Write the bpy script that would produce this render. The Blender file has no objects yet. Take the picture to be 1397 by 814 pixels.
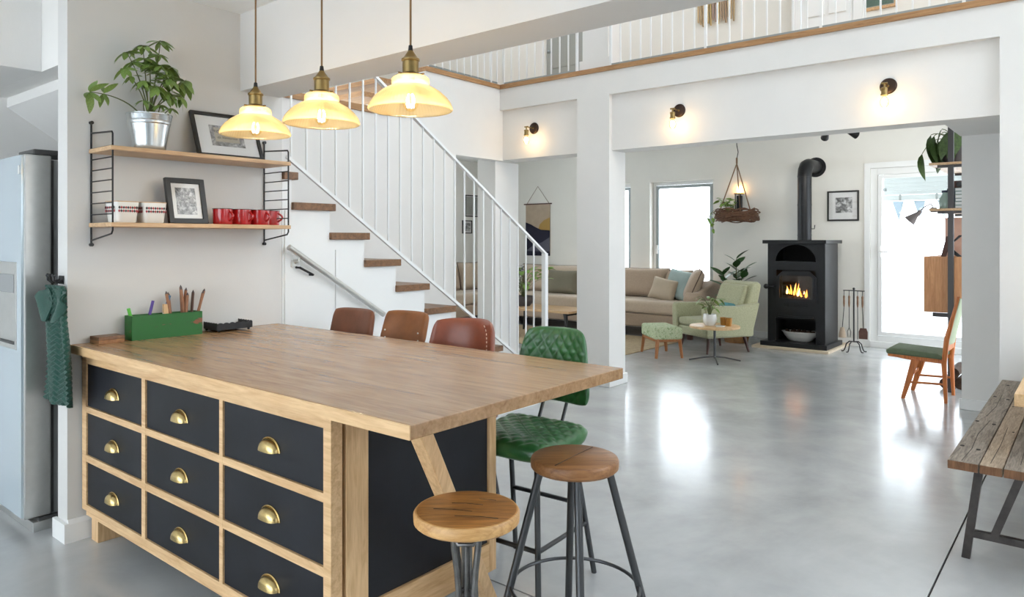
import bpy, bmesh, math, random
from mathutils import Vector, Matrix, Quaternion
random.seed(7)
R = math.radians
PI = math.pi
SC = bpy.context.scene
C = SC.collection

# ------------------------------------------------------------------ camera, world, exposure
cam_d = bpy.data.cameras.new('camera')
cam = bpy.data.objects.new('camera', cam_d); C.objects.link(cam)
cam.location = (0, 0, 1.41)
cam.rotation_euler = (R(90), 0, math.atan2(.632, .775))
cam_d.sensor_width = 36; cam_d.sensor_fit = 'HORIZONTAL'
cam_d.lens = 980.5 / 1397 * 36
cam_d.shift_y = -80.5 / 1397
cam_d.clip_start = .05; cam_d.clip_end = 200
SC.camera = cam

W = bpy.data.worlds.new('sky'); SC.world = W; W.use_nodes = True
bg = W.node_tree.nodes['Background']
bg.inputs[0].default_value = (.84, .92, 1.0, 1); bg.inputs[1].default_value = 5.0

SC.view_settings.view_transform = 'Standard'
SC.view_settings.look = 'None'
SC.view_settings.gamma = 1
SC.view_settings.use_curve_mapping = False
SC.view_settings.exposure = 0.35

# ------------------------------------------------------------------ materials
def new_mat(name):
    m = bpy.data.materials.new(name); m.use_nodes = True
    nt = m.node_tree; b = nt.nodes['Principled BSDF']
    return m, nt, b
def sset(b, key, v):
    if key in b.inputs: b.inputs[key].default_value = v
def rgba(c): return (c[0], c[1], c[2], 1)
def s2l(*c):      # sRGB 0-255 to linear
    r = []
    for v in c:
        v /= 255
        r.append(v / 12.92 if v <= .04045 else ((v + .055) / 1.055) ** 2.4)
    return tuple(r)
def coords(nt, scale=(1, 1, 1), rot=(0, 0, 0)):
    t = nt.nodes.new('ShaderNodeTexCoord'); mp = nt.nodes.new('ShaderNodeMapping')
    mp.inputs['Scale'].default_value = scale; mp.inputs['Rotation'].default_value = rot
    nt.links.new(t.outputs['Object'], mp.inputs['Vector'])
    return mp.outputs['Vector']
def noise(nt, vec, scale, detail=4, rough=.6, dist=0):
    n = nt.nodes.new('ShaderNodeTexNoise'); n.inputs['Scale'].default_value = scale
    n.inputs['Detail'].default_value = detail; n.inputs['Roughness'].default_value = rough
    n.inputs['Distortion'].default_value = dist
    nt.links.new(vec, n.inputs['Vector'])
    return n.outputs['Fac']
def ramp(nt, fac, stops):
    r = nt.nodes.new('ShaderNodeValToRGB'); cr = r.color_ramp
    while len(cr.elements) < len(stops): cr.elements.new(.5)
    for e, (p, c) in zip(cr.elements, stops): e.position = p; e.color = rgba(c)
    nt.links.new(fac, r.inputs['Fac'])
    return r.outputs['Color']
def add_bump(nt, b, fac, strength, dist=.01):
    n = nt.nodes.new('ShaderNodeBump'); n.inputs['Strength'].default_value = strength
    n.inputs['Distance'].default_value = dist
    nt.links.new(fac, n.inputs['Height']); nt.links.new(n.outputs['Normal'], b.inputs['Normal'])
def mat(name, col, rough=.5, metal=0, vary=0, vscale=6, bump=0, bscale=60, coat=0, sheen=0, spec=.5):
    m, nt, b = new_mat(name)
    b.inputs['Base Color'].default_value = rgba(col)
    b.inputs['Roughness'].default_value = rough; b.inputs['Metallic'].default_value = metal
    sset(b, 'Coat Weight', coat); sset(b, 'Sheen Weight', sheen); sset(b, 'Specular IOR Level', spec)
    v = None
    if vary:
        v = coords(nt)
        f = noise(nt, v, vscale)
        lo = tuple(max(0, c * (1 - vary)) for c in col); hi = tuple(min(1, c * (1 + vary)) for c in col)
        nt.links.new(ramp(nt, f, [(.3, lo), (.7, hi)]), b.inputs['Base Color'])
    if bump:
        v = v or coords(nt)
        add_bump(nt, b, noise(nt, v, bscale, 3), bump)
    return m
def wood(name, dark, light, grain='X', rough=.4, scale=1.0, coat=0, bump=.08, knots=True, spec=.5):
    m, nt, b = new_mat(name)
    st = {'X': (1.2, 14, 14), 'Y': (14, 1.2, 14), 'Z': (14, 14, 1.2)}[grain]
    v = coords(nt, tuple(s * scale for s in st))
    f1 = noise(nt, v, 2.2, 6, .62, 1.2)
    f2 = noise(nt, v, 9, 3, .6, .3)
    mx = nt.nodes.new('ShaderNodeMath'); mx.operation = 'MULTIPLY_ADD'
    mx.inputs[1].default_value = .35
    nt.links.new(f2, mx.inputs[0]); nt.links.new(f1, mx.inputs[2])
    mid = tuple((a + c) / 2 for a, c in zip(dark, light))
    col = ramp(nt, mx.outputs[0], [(.42, dark), (.62, mid), (.84, light)])
    if knots:
        v2 = coords(nt, {'X': (1.0, 3, 3), 'Y': (3, 1.0, 3), 'Z': (3, 3, 1.0)}[grain])
        vo = nt.nodes.new('ShaderNodeTexVoronoi'); vo.inputs['Scale'].default_value = .9
        nt.links.new(v2, vo.inputs['Vector'])
        k = ramp(nt, vo.outputs['Distance'], [(.015, (.42, .34, .28)), (.06, (1, 1, 1))])
        mm = nt.nodes.new('ShaderNodeMix'); mm.data_type = 'RGBA'; mm.blend_type = 'MULTIPLY'
        mm.inputs[0].default_value = .6
        nt.links.new(col, mm.inputs[6]); nt.links.new(k, mm.inputs[7]); col = mm.outputs[2]
    nt.links.new(col, b.inputs['Base Color'])
    b.inputs['Roughness'].default_value = rough; sset(b, 'Coat Weight', coat); sset(b, 'Specular IOR Level', spec)
    if bump: add_bump(nt, b, f2, bump)
    return m
def emit(name, col, strength):
    m, nt, b = new_mat(name)
    b.inputs['Base Color'].default_value = rgba(col)
    b.inputs['Emission Color'].default_value = rgba(col); b.inputs['Emission Strength'].default_value = strength
    return m
def pane_mat(name, tint=(1, 1, 1), refl=.07, rough=.02):
    m = bpy.data.materials.new(name); m.use_nodes = True; nt = m.node_tree
    nt.nodes.clear()
    o = nt.nodes.new('ShaderNodeOutputMaterial'); mx = nt.nodes.new('ShaderNodeMixShader')
    t = nt.nodes.new('ShaderNodeBsdfTransparent'); g = nt.nodes.new('ShaderNodeBsdfGlossy')
    t.inputs[0].default_value = rgba(tint); g.inputs['Roughness'].default_value = rough
    mx.inputs[0].default_value = refl
    nt.links.new(t.outputs[0], mx.inputs[1]); nt.links.new(g.outputs[0], mx.inputs[2]); nt.links.new(mx.outputs[0], o.inputs[0])
    return m
def amber_mat():
    m = bpy.data.materials.new('amber_ribbed_glass'); m.use_nodes = True; nt = m.node_tree
    nt.nodes.clear()
    o = nt.nodes.new('ShaderNodeOutputMaterial')
    t = nt.nodes.new('ShaderNodeBsdfTransparent'); t.inputs[0].default_value = (1, .89, .66, 1)
    l = nt.nodes.new('ShaderNodeBsdfTranslucent'); l.inputs[0].default_value = (1, .88, .66, 1)
    g = nt.nodes.new('ShaderNodeBsdfGlossy'); g.inputs['Roughness'].default_value = .08
    fr = nt.nodes.new('ShaderNodeFresnel'); fr.inputs[0].default_value = 1.4
    a = nt.nodes.new('ShaderNodeMixShader'); a.inputs[0].default_value = .5
    c = nt.nodes.new('ShaderNodeMixShader')
    nt.links.new(t.outputs[0], a.inputs[1]); nt.links.new(l.outputs[0], a.inputs[2])
    nt.links.new(fr.outputs[0], c.inputs[0]); nt.links.new(a.outputs[0], c.inputs[1]); nt.links.new(g.outputs[0], c.inputs[2])
    nt.links.new(c.outputs[0], o.inputs[0])
    return m
def photo_mat(name, seed, scale=9, dark=.03, light=.75, tint=(1, 1, 1)):
    m, nt, b = new_mat(name)
    v = coords(nt, (scale, scale, scale)); mp = v.node; mp.inputs['Location'].default_value = (seed, seed * 1.7, seed * .3)
    f = noise(nt, v, 1.6, 5, .65, .6)
    nt.links.new(ramp(nt, f, [(.36, tuple(dark * t for t in tint)), (.5, tuple(.25 * t for t in tint)), (.66, tuple(light * t for t in tint))]), b.inputs['Base Color'])
    b.inputs['Roughness'].default_value = .35
    return m
def concrete_mat():
    m, nt, b = new_mat('polished_concrete')
    v = coords(nt)
    f1 = noise(nt, v, .55, 6, .65, .8)
    f2 = noise(nt, v, 3.0, 5, .6, .4)
    mx = nt.nodes.new('ShaderNodeMath'); mx.operation = 'MULTIPLY_ADD'; mx.inputs[1].default_value = .45
    nt.links.new(f2, mx.inputs[0]); nt.links.new(f1, mx.inputs[2])
    nt.links.new(ramp(nt, mx.outputs[0], [(.45, (.36, .37, .37)), (.68, (.45, .46, .46)), (.95, (.55, .56, .555))]), b.inputs['Base Color'])
    nt.links.new(ramp(nt, f2, [(.3, (.16, .16, .16)), (.7, (.27, .27, .27))]), b.inputs['Roughness'])
    sset(b, 'Specular IOR Level', .5); sset(b, 'Coat Weight', .25); sset(b, 'Coat Roughness', .12)
    add_bump(nt, b, noise(nt, v, 5, 3), .05, .02)
    return m

M = {}
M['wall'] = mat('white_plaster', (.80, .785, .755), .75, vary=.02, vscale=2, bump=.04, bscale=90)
M['wallk'] = mat('white_plaster_dimmed', (.665, .655, .63), .75, vary=.02, vscale=2, bump=.04, bscale=90)  # white plaster darkened to stand in for the kitchen's lower light
M['wallb'] = mat('beam_plaster_dimmed', (.70, .69, .665), .75, vary=.02, vscale=2, bump=.04, bscale=90)  # white plaster darkened a little so the beam reads less lit
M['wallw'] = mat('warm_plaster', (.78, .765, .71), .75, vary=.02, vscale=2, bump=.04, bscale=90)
M['white'] = mat('white_paint', (.82, .83, .82), .45)
M['trim'] = mat('white_skirting', (.83, .83, .81), .4)
M['floor'] = concrete_mat()
M['joint'] = mat('dark_floor_joint', (.05, .045, .04), .9)
M['oakX'] = wood('oak_x', s2l(168, 126, 84), s2l(214, 178, 132), 'X', .34, 1, bump=.05)
M['oakY'] = wood('oak_y', s2l(168, 126, 84), s2l(214, 178, 132), 'Y', .36, 1, bump=.05)
M['top'] = wood('oak_table_top', s2l(134, 98, 66), s2l(184, 146, 106), 'X', .27, .8, coat=.15, bump=.05)
M['paleX'] = wood('pale_oak_x', s2l(196, 152, 104), s2l(232, 196, 148), 'X', .4, 1.3, bump=.05, knots=False)
M['paleY'] = wood('pale_oak_y', s2l(190, 146, 98), s2l(226, 190, 142), 'Y', .4, 1.3, bump=.05, knots=False)
M['paleZ'] = wood('pale_oak_z', s2l(196, 152, 104), s2l(232, 196, 148), 'Z', .4, 1.3, bump=.05, knots=False)
M['shelfwood'] = wood('ash_shelf', s2l(172, 136, 100), s2l(214, 180, 140), 'Y', .45, 1.4, knots=False)
M['tread'] = wood('walnut_tread', s2l(86, 58, 36), s2l(136, 98, 66), 'X', .4, 1.2, knots=False)
M['edgeX'] = wood('oak_edge_x', s2l(134, 92, 54), s2l(190, 146, 100), 'X', .45, 1.2, knots=False)
M['edgeY'] = wood('oak_edge_y', s2l(134, 92, 54), s2l(190, 146, 100), 'Y', .45, 1.2, knots=False)
M['black_panel'] = mat('blackened_drawer_front', (.009, .010, .014), .5, vary=.35, vscale=5, bump=.02, bscale=20, spec=.35)
M['brass'] = mat('antique_brass', (.30, .21, .085), .34, 1, vary=.12, vscale=30)
M['gold'] = mat('aged_brass_pull', (.60, .45, .20), .27, 1, vary=.1, vscale=40)
M['iron'] = mat('black_iron', (.018, .018, .019), .42, .3, vary=.2, vscale=30)
M['gunmetal'] = mat('grey_steel_tube', (.085, .088, .092), .38, .75)
M['castiron'] = mat('worn_cast_iron', (.17, .165, .16), .36, .9, vary=.25, vscale=30)
M['stove'] = mat('black_stove_steel', (.011, .012, .014), .40, .3, vary=.2, vscale=12, bump=.03, bscale=50)
M['soot'] = mat('sooty_recess', (.008, .008, .009), .85)
M['steel'] = mat('brushed_stainless', (.62, .62, .60), .34, .85, vary=.04, vscale=20)
M['zinc'] = mat('galvanised_zinc', (.70, .74, .76), .26, .95, vary=.06, vscale=14)
M['fridge_glass'] = mat('fridge_door_blue_grey', (.50, .58, .63), .12, .15, coat=.5)
M['plastic_dark'] = mat('dark_grey_plastic', (.06, .06, .058), .5)
M['plastic_grey'] = mat('grey_plastic', (.30, .31, .31), .45)
M['green_leather'] = mat('green_leather', s2l(44, 96, 50), .33, vary=.18, vscale=10, bump=.08, bscale=140, coat=.2)
M['brown_leather'] = mat('brown_leather', s2l(122, 74, 50), .42, vary=.18, vscale=8, bump=.1, bscale=120)
M['tan_leather'] = mat('tan_leather', s2l(134, 84, 46), .45, vary=.2, vscale=9, bump=.1, bscale=120)
M['cognac_leather'] = mat('cognac_leather', s2l(134, 70, 48), .36, vary=.16, vscale=8, bump=.08, bscale=120, coat=.1)
M['stitch'] = mat('cream_stitching', (.62, .55, .45), .8)
M['stoolwood'] = wood('reclaimed_seat', s2l(96, 54, 22), s2l(186, 128, 66), 'X', .38, 1.6, bump=.12)
M['stoolrim'] = wood('seat_rim', s2l(176, 124, 66), s2l(218, 172, 112), 'X', .4, 1.6, bump=.06, knots=False)
M['stoolwood2'] = wood('acacia_seat', s2l(112, 70, 38), s2l(170, 120, 74), 'X', .4, 1.3, bump=.08)
M['weathered'] = wood('weathered_plank', s2l(84, 74, 66), s2l(160, 148, 134), 'Y', .75, 2.2, bump=.5)
M['weathered2'] = wood('weathered_plank_pale', s2l(110, 94, 78), s2l(184, 164, 140), 'Y', .75, 2.2, bump=.5)
M['weatherend'] = wood('weathered_sawn_end', s2l(86, 58, 38), s2l(140, 100, 70), 'Z', .8, 2, bump=.3, knots=False)
M['knot'] = mat('dark_knot_hole', (.02, .016, .012), .9)
M['crack'] = mat('dark_crack', (.035, .028, .022), .9)
M['rawsteel'] = mat('raw_dark_steel', (.07, .062, .058), .5, .7, vary=.35, vscale=14)
M['leaf'] = mat('green_leaf', (.20, .31, .075), .42, vary=.35, vscale=22)
M['leaf2'] = mat('deep_green_leaf', (.035, .105, .025), .36, vary=.35, vscale=20)
M['leaf3'] = mat('light_green_leaf', (.20, .34, .06), .45, vary=.3, vscale=20)
M['leaf4'] = mat('dull_green_leaf', (.075, .125, .035), .42, vary=.35, vscale=14)
M['stem'] = mat('plant_stem', (.12, .14, .045), .6)
M['soil'] = mat('potting_soil', (.035, .025, .018), .95, bump=.5, bscale=60)
M['white_ceramic'] = mat('white_ceramic', (.80, .80, .77), .22, coat=.3)
M['red_enamel'] = mat('red_enamel', (.42, .012, .014), .16, coat=.6)
M['black_rim'] = mat('black_enamel_rim', (.012, .012, .014), .3)
M['diamond_red'] = mat('red_print', (.34, .03, .04), .5)
M['diamond_black'] = mat('black_print', (.03, .02, .025), .5)
M['frame_black'] = mat('black_frame', (.016, .015, .014), .38)
M['paper'] = mat('white_mount_card', (.78, .78, .77), .6)
M['photo_a'] = photo_mat('sign_photograph', 3.0, 16, .12, .6)
M['photo_b'] = photo_mat('street_photograph', 11.3, 30)
M['photo_c'] = photo_mat('landscape_photograph', 5.1, 12)
M['photo_d'] = photo_mat('small_photograph', 8.4, 18)
M['sign_plate'] = mat('sign_plate_grey', s2l(176, 168, 150), .6, vary=.12, vscale=30)
M['ink'] = mat('dark_sign_ink', (.05, .045, .045), .6)
M['greenbox'] = None
M['towel'] = mat('green_terry', (.010, .075, .052), .95, vary=.2, vscale=60, bump=.6, bscale=400, sheen=.3)
M['towel_back'] = mat('cream_terry', (.60, .57, .50), .95, bump=.6, bscale=400)
M['sofa'] = mat('taupe_linen', s2l(196, 177, 155), .9, vary=.06, vscale=40, bump=.25, bscale=300, sheen=.2)
M['sofa2'] = mat('brown_taupe_linen', s2l(178, 157, 136), .9, vary=.06, vscale=40, bump=.25, bscale=300, sheen=.2)
M['piping'] = mat('dark_piping', s2l(96, 80, 68), .9)
M['cream_cush'] = mat('oatmeal_cushion', s2l(196, 180, 158), .9, vary=.05, bump=.2, bscale=300)
M['blue_cush'] = mat('pale_blue_cushion', s2l(162, 178, 174), .9, vary=.08, bump=.2, bscale=300)
M['teal_cush'] = mat('teal_cushion', s2l(86, 142, 146), .85, vary=.15, vscale=18, bump=.2, bscale=200)
M['olive_cush'] = mat('olive_grey_cushion', s2l(122, 116, 98), .9, vary=.05, bump=.2, bscale=300)
M['armchair'] = mat('sage_tweed', s2l(176, 175, 142), .92, vary=.16, vscale=70, bump=.35, bscale=260, sheen=.2)
M['darkleg'] = wood('dark_leg', s2l(44, 22, 18), s2l(78, 42, 32), 'Z', .35, 2, knots=False)
M['ottowood'] = wood('teak_leg', s2l(140, 84, 44), s2l(190, 128, 78), 'Z', .4, 2, knots=False)
M['teak'] = wood('orange_teak', s2l(168, 88, 36), s2l(216, 130, 66), 'Z', .34, 1.5, knots=False)
M['seatgreen'] = mat('moss_upholstery', s2l(104, 118, 92), .9, vary=.1, vscale=30, bump=.25, bscale=250)
M['backgreen'] = mat('pale_sage_upholstery', s2l(178, 188, 160), .9, bump=.25, bscale=250)
M['jute'] = mat('jute_rug', s2l(176, 156, 124), .95, vary=.2, vscale=25, bump=.6, bscale=120)
M['wicker'] = mat('brown_willow', s2l(104, 72, 52), .7, vary=.35, vscale=25)
M['rope'] = mat('jute_rope', s2l(130, 104, 80), .9, bump=.4, bscale=300)
M['bark'] = mat('bark_log', s2l(70, 52, 40), .9, vary=.4, vscale=20, bump=.5, bscale=60)
M['ochre'] = mat('amber_cup', s2l(186, 130, 54), .35, vary=.1)
M['basketwood'] = mat('wicker_planter', s2l(146, 106, 66), .8, vary=.25, vscale=30)
M['concretepot'] = mat('dark_grey_pot', s2l(84, 78, 78), .8, vary=.15, vscale=8)
M['rust'] = mat('rusty_brown', s2l(92, 64, 56), .8, vary=.3, vscale=10)
M['shelfsteel'] = mat('charcoal_shelf_steel', s2l(78, 76, 76), .5, .5)
M['copperwood'] = wood('larch_box', s2l(176, 116, 72), s2l(212, 156, 108), 'Z', .5, 1.2)
M['pinkwood'] = mat('pinkish_ply', s2l(196, 158, 140), .6, vary=.06)
M['greylamp'] = mat('grey_lamp_shade', s2l(128, 118, 116), .5, .2)
M['jar'] = mat('pale_green_glass_jar', s2l(150, 172, 160), .15, coat=.5)
M['navy'] = mat('navy_box', s2l(40, 46, 64), .7)
M['cord'] = mat('brown_textile_cord', s2l(128, 98, 62), .9)
M['amber'] = amber_mat()
M['pane'] = pane_mat('window_pane')
M['clearbulb'] = pane_mat('clear_bulb_glass', (1, .93, .78), .08)
M['filament'] = emit('glowing_filament', (1, .87, .66), 270)
M['sconcebulb'] = emit('sconce_bulb_glow', (1, .70, .36), 60)
M['candle'] = emit('warm_lamp_glow', (1, .55, .18), 30)
M['flame'] = emit('flame', (1, .36, .06), 5)
M['flame_hot'] = emit('flame_core', (1, .62, .22), 9)
M['stoveglass'] = pane_mat('stove_glass', (.75, .72, .70), .06)
M['alum'] = mat('grey_aluminium', s2l(150, 158, 158), .4, .4)
M['patio'] = mat('pale_patio', (.82, .81, .79), .9, vary=.08, vscale=3)
def cloth_mat(name, col, k):
    m, nt, b = new_mat(name); b.inputs['Base Color'].default_value = rgba(col); b.inputs['Roughness'].default_value = .9
    o = nt.nodes['Material Output']; t = nt.nodes.new('ShaderNodeBsdfTranslucent'); t.inputs[0].default_value = rgba(col)
    mx = nt.nodes.new('ShaderNodeMixShader'); mx.inputs[0].default_value = k
    nt.links.new(b.outputs[0], mx.inputs[1]); nt.links.new(t.outputs[0], mx.inputs[2]); nt.links.new(mx.outputs[0], o.inputs[0])
    return m
M['pennant'] = cloth_mat('pale_blue_fabric', s2l(186, 202, 212), .32)
M['awning'] = cloth_mat('white_awning', (.62, .65, .64), .5)

# peeling green paint
m, nt, b = new_mat('worn_green_paint')
v = coords(nt, (1.6, .8, 3)); f0 = noise(nt, v, 7, 6, .7, .6)
sx_ = nt.nodes.new('ShaderNodeSeparateXYZ'); tc_ = nt.nodes.new('ShaderNodeTexCoord'); nt.links.new(tc_.outputs['Object'], sx_.inputs[0])
a_ = nt.nodes.new('ShaderNodeMath'); a_.operation = 'SUBTRACT'; a_.inputs[1].default_value = .07; nt.links.new(sx_.outputs[2], a_.inputs[0])
c_ = nt.nodes.new('ShaderNodeMath'); c_.operation = 'ABSOLUTE'; nt.links.new(a_.outputs[0], c_.inputs[0])
d_ = nt.nodes.new('ShaderNodeMath'); d_.operation = 'MULTIPLY_ADD'; d_.inputs[1].default_value = -2.4; nt.links.new(c_.outputs[0], d_.inputs[0]); nt.links.new(f0, d_.inputs[2])
f = d_.outputs[0]
nt.links.new(ramp(nt, f, [(.53, s2l(24, 98, 30)), (.56, s2l(34, 84, 30)), (.58, s2l(134, 84, 54))]), b.inputs['Base Color'])
b.inputs['Roughness'].default_value = .45; add_bump(nt, b, f, .15); M['greenbox'] = m
# striped ottoman fabric
m, nt, b = new_mat('green_leaf_print')
v = coords(nt); f = noise(nt, v, 26, 3, .6, 1.5)
nt.links.new(ramp(nt, f, [(.40, s2l(140, 160, 112)), (.48, s2l(206, 212, 180)), (.62, s2l(176, 190, 146))]), b.inputs['Base Color'])
b.inputs['Roughness'].default_value = .9; M['leafprint'] = m
# checked cushion
m, nt, b = new_mat('black_white_check')
ck = nt.nodes.new('ShaderNodeTexChecker'); ck.inputs['Scale'].default_value = 22
ck.inputs[1].default_value = (.62, .62, .58, 1); ck.inputs[2].default_value = (.12, .13, .12, 1)
nt.links.new(coords(nt, rot=(0, R(45), 0)), ck.inputs['Vector']); nt.links.new(ck.outputs[0], b.inputs['Base Color']); M['check'] = m
# herringbone towel relief comes from geometry

# ------------------------------------------------------------------ mesh helpers
class MB:
    def __init__(s): s.v = []; s.f = []
    def add(s, vs, fs):
        o = len(s.v); s.v += [tuple(p) for p in vs]; s.f += [tuple(i + o for i in f) for f in fs]; return s
    def box(s, x0, x1, y0, y1, z0, z1):
        return s.add([(x0, y0, z0), (x1, y0, z0), (x1, y1, z0), (x0, y1, z0), (x0, y0, z1), (x1, y0, z1), (x1, y1, z1), (x0, y1, z1)],
                     [(0, 3, 2, 1), (4, 5, 6, 7), (0, 1, 5, 4), (1, 2, 6, 5), (2, 3, 7, 6), (3, 0, 4, 7)])
    def cbox(s, cx, cy, cz, w, d, h): return s.box(cx - w / 2, cx + w / 2, cy - d / 2, cy + d / 2, cz - h / 2, cz + h / 2)
    def bar(s, p0, p1, w, h, up=(0, 0, 1), w1=None, h1=None):
        p0 = Vector(p0); p1 = Vector(p1); d = (p1 - p0).normalized(); u = Vector(up)
        if abs(d.dot(u)) > .999: u = Vector((0, 1, 0))
        a = d.cross(u).normalized(); c = a.cross(d).normalized()
        w1 = w if w1 is None else w1; h1 = h if h1 is None else h1
        vs = []
        for p, ww, hh in ((p0, w, h), (p1, w1, h1)):
            for i, j in ((-1, -1), (1, -1), (1, 1), (-1, 1)): vs.append(p + a * i * ww / 2 + c * j * hh / 2)
        return s.add(vs, [(0, 3, 2, 1), (4, 5, 6, 7), (0, 1, 5, 4), (1, 2, 6, 5), (2, 3, 7, 6), (3, 0, 4, 7)])
    def tube(s, pts, r, seg=8, closed=False):
        pts = [Vector(p) for p in pts]; n = len(pts)
        rs = r if isinstance(r, (list, tuple)) else [r] * n
        vs = []; prev = None
        for i, p in enumerate(pts):
            if closed: d = pts[(i + 1) % n] - pts[i - 1]
            elif i == 0: d = pts[1] - pts[0]
            elif i == n - 1: d = pts[-1] - pts[-2]
            else: d = pts[i + 1] - pts[i - 1]
            d.normalize()
            if prev is None:
                u = Vector((0, 0, 1)) if abs(d.z) < .9 else Vector((1, 0, 0))
                a = d.cross(u).normalized()
            else:
                a = (prev - d * prev.dot(d)).normalized()
            prev = a; c = d.cross(a)
            for k in range(seg):
                t = 2 * PI * k / seg; vs.append(p + (a * math.cos(t) + c * math.sin(t)) * rs[i])
        fs = []
        for i in range(n if closed else n - 1):
            j = (i + 1) % n
            for k in range(seg):
                l = (k + 1) % seg; fs.append((i * seg + k, i * seg + l, j * seg + l, j * seg + k))
        if not closed:
            fs.append(tuple(range(seg - 1, -1, -1))); fs.append(tuple((n - 1) * seg + k for k in range(seg)))
        return s.add(vs, fs)
    def cyl(s, p0, p1, r0, r1=None, seg=16): return s.tube([p0, p1], [r0, r0 if r1 is None else r1], seg)
    def lathe(s, prof, seg=24, c=(0, 0, 0), rib=0, nrib=0, closed=False, sx=1, sy=1):
        vs = []; n = len(prof)
        for r, z in prof:
            for k in range(seg):
                t = 2 * PI * k / seg
                rr = r * (1 + rib * math.cos(nrib * t)) if rib else r
                vs.append((c[0] + rr * math.cos(t) * sx, c[1] + rr * math.sin(t) * sy, c[2] + z))
        fs = []
        for i in range(n if closed else n - 1):
            j = (i + 1) % n
            for k in range(seg):
                l = (k + 1) % seg; fs.append((i * seg + k, i * seg + l, j * seg + l, j * seg + k))
        if not closed:
            if prof[0][0] > 1e-5: fs.append(tuple(range(seg - 1, -1, -1)))
            if prof[-1][0] > 1e-5: fs.append(tuple((n - 1) * seg + k for k in range(seg)))
        return s.add(vs, fs)
    def prism(s, poly, axis, a0, a1):
        n = len(poly); vs = []
        for a in (a0, a1):
            for p, q in poly:
                vs.append({'X': (a, p, q), 'Y': (p, a, q), 'Z': (p, q, a)}[axis])
        fs = [tuple(range(n - 1, -1, -1)), tuple(range(n, 2 * n))]
        for i in range(n): j = (i + 1) % n; fs.append((i, j, n + j, n + i))
        return s.add(vs, fs)
    def grid(s, fn, nu, nv, flip=False):
        vs = [fn(i / nu, j / nv) for i in range(nu + 1) for j in range(nv + 1)]
        fs = []
        for i in range(nu):
            for j in range(nv):
                q = (i * (nv + 1) + j, (i + 1) * (nv + 1) + j, (i + 1) * (nv + 1) + j + 1, i * (nv + 1) + j + 1)
                fs.append(q[::-1] if flip else q)
        return s.add(vs, fs)
    def shell(s, fn, nu, nv, th):       # closed slab: fn(u,v,side) with side 0 front / 1 back
        o = len(s.v)
        s.grid(lambda u, v: fn(u, v, 0), nu, nv); s.grid(lambda u, v: fn(u, v, 1), nu, nv, True)
        m_ = (nu + 1) * (nv + 1); fs = []
        def I(i, j): return o + i * (nv + 1) + j
        for i in range(nu):
            fs.append((I(i, 0), I(i, 0) + m_, I(i + 1, 0) + m_, I(i + 1, 0))); fs.append((I(i + 1, nv), I(i + 1, nv) + m_, I(i, nv) + m_, I(i, nv)))
        for j in range(nv):
            fs.append((I(0, j + 1), I(0, j + 1) + m_, I(0, j) + m_, I(0, j))); fs.append((I(nu, j), I(nu, j) + m_, I(nu, j + 1) + m_, I(nu, j + 1)))
        s.f += fs
        return s
    def pillow(s, w, h, t, n=10, mtx=None):   # lies in XZ, thickness along Y
        def fn(u, v, side):
            a = 2 * u - 1; b_ = 2 * v - 1
            k = (max(0, 1 - a ** 4) ** .5) * (max(0, 1 - b_ ** 4) ** .5)
            pin = 1 - .06 * (1 - abs(a)) * abs(b_) ** 3; pin2 = 1 - .06 * (1 - abs(b_)) * abs(a) ** 3
            p = Vector((a * w / 2 * pin2, (t / 2 * k + .004) * (-1 if side == 0 else 1), b_ * h / 2 * pin))
            return mtx @ p if mtx else p
        return s.shell(fn, n, n, t)
    def sphere(s, c, r, seg=14, rings=8, sx=1, sy=1, sz=1):
        pr = [(math.sin(PI * i / rings) * r + (0 if 0 < i < rings else 1e-6), -math.cos(PI * i / rings) * r * sz) for i in range(rings + 1)]
        return s.lathe(pr, seg, c, sx=sx, sy=sy)
    def xf(s, mtx): s.v = [tuple(mtx @ Vector(p)) for p in s.v]; return s
    def mesh(s, name, smooth=False, ang=40):
        me = bpy.data.meshes.new(name); me.from_pydata(s.v, [], s.f); me.validate()
        bm = bmesh.new(); bm.from_mesh(me); bmesh.ops.remove_doubles(bm, verts=bm.verts, dist=1e-6)
        bmesh.ops.recalc_face_normals(bm, faces=bm.faces)
        bm.to_mesh(me); bm.free()
        if smooth:
            me.polygons.foreach_set('use_smooth', [True] * len(me.polygons)); me.set_sharp_from_angle(angle=R(ang))
        me.update()
        return me
    def build(s, name, m, parent=None, smooth=False, bevel=0, seg=2, ang=40):
        me = s.mesh(name, smooth, ang); o = bpy.data.objects.new(name, me); C.objects.link(o)
        if m: me.materials.append(m if not isinstance(m, str) else M[m])
        if parent: o.parent = parent
        if bevel:
            bv = o.modifiers.new('bevel', 'BEVEL'); bv.width = bevel; bv.segments = seg; bv.limit_method = 'ANGLE'; bv.angle_limit = R(35)
        return o
def tag(o, label=None, cat=None, group=None, kind=None):
    if label: o['label'] = label
    if cat: o['category'] = cat
    if group: o['group'] = group
    if kind: o['kind'] = kind
    return o
def thing(name, label, cat, loc=(0, 0, 0), rz=0, group=None):
    o = bpy.data.objects.new(name, None); C.objects.link(o); o.empty_display_size = .05
    o.location = loc; o.rotation_euler = (0, 0, rz)
    return tag(o, label, cat, group)
def struct(name, mb, m, label=None, cat=None, **k):
    o = mb.build(name, m, **k); o['kind'] = 'structure'
    if label: o['label'] = label
    if cat: o['category'] = cat
    return o
def child(name, me, parent, mtx=None, m=None):
    o = bpy.data.objects.new(name, me); C.objects.link(o); o.parent = parent
    if mtx is not None: o.matrix_local = mtx
    return o
def B(*a): return MB().box(*a)
def copy_tree(o, parent=None):
    c = o.copy(); C.objects.link(c)
    if parent: c.parent = parent
    for ch in o.children: copy_tree(ch, c)
    return c
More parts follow.
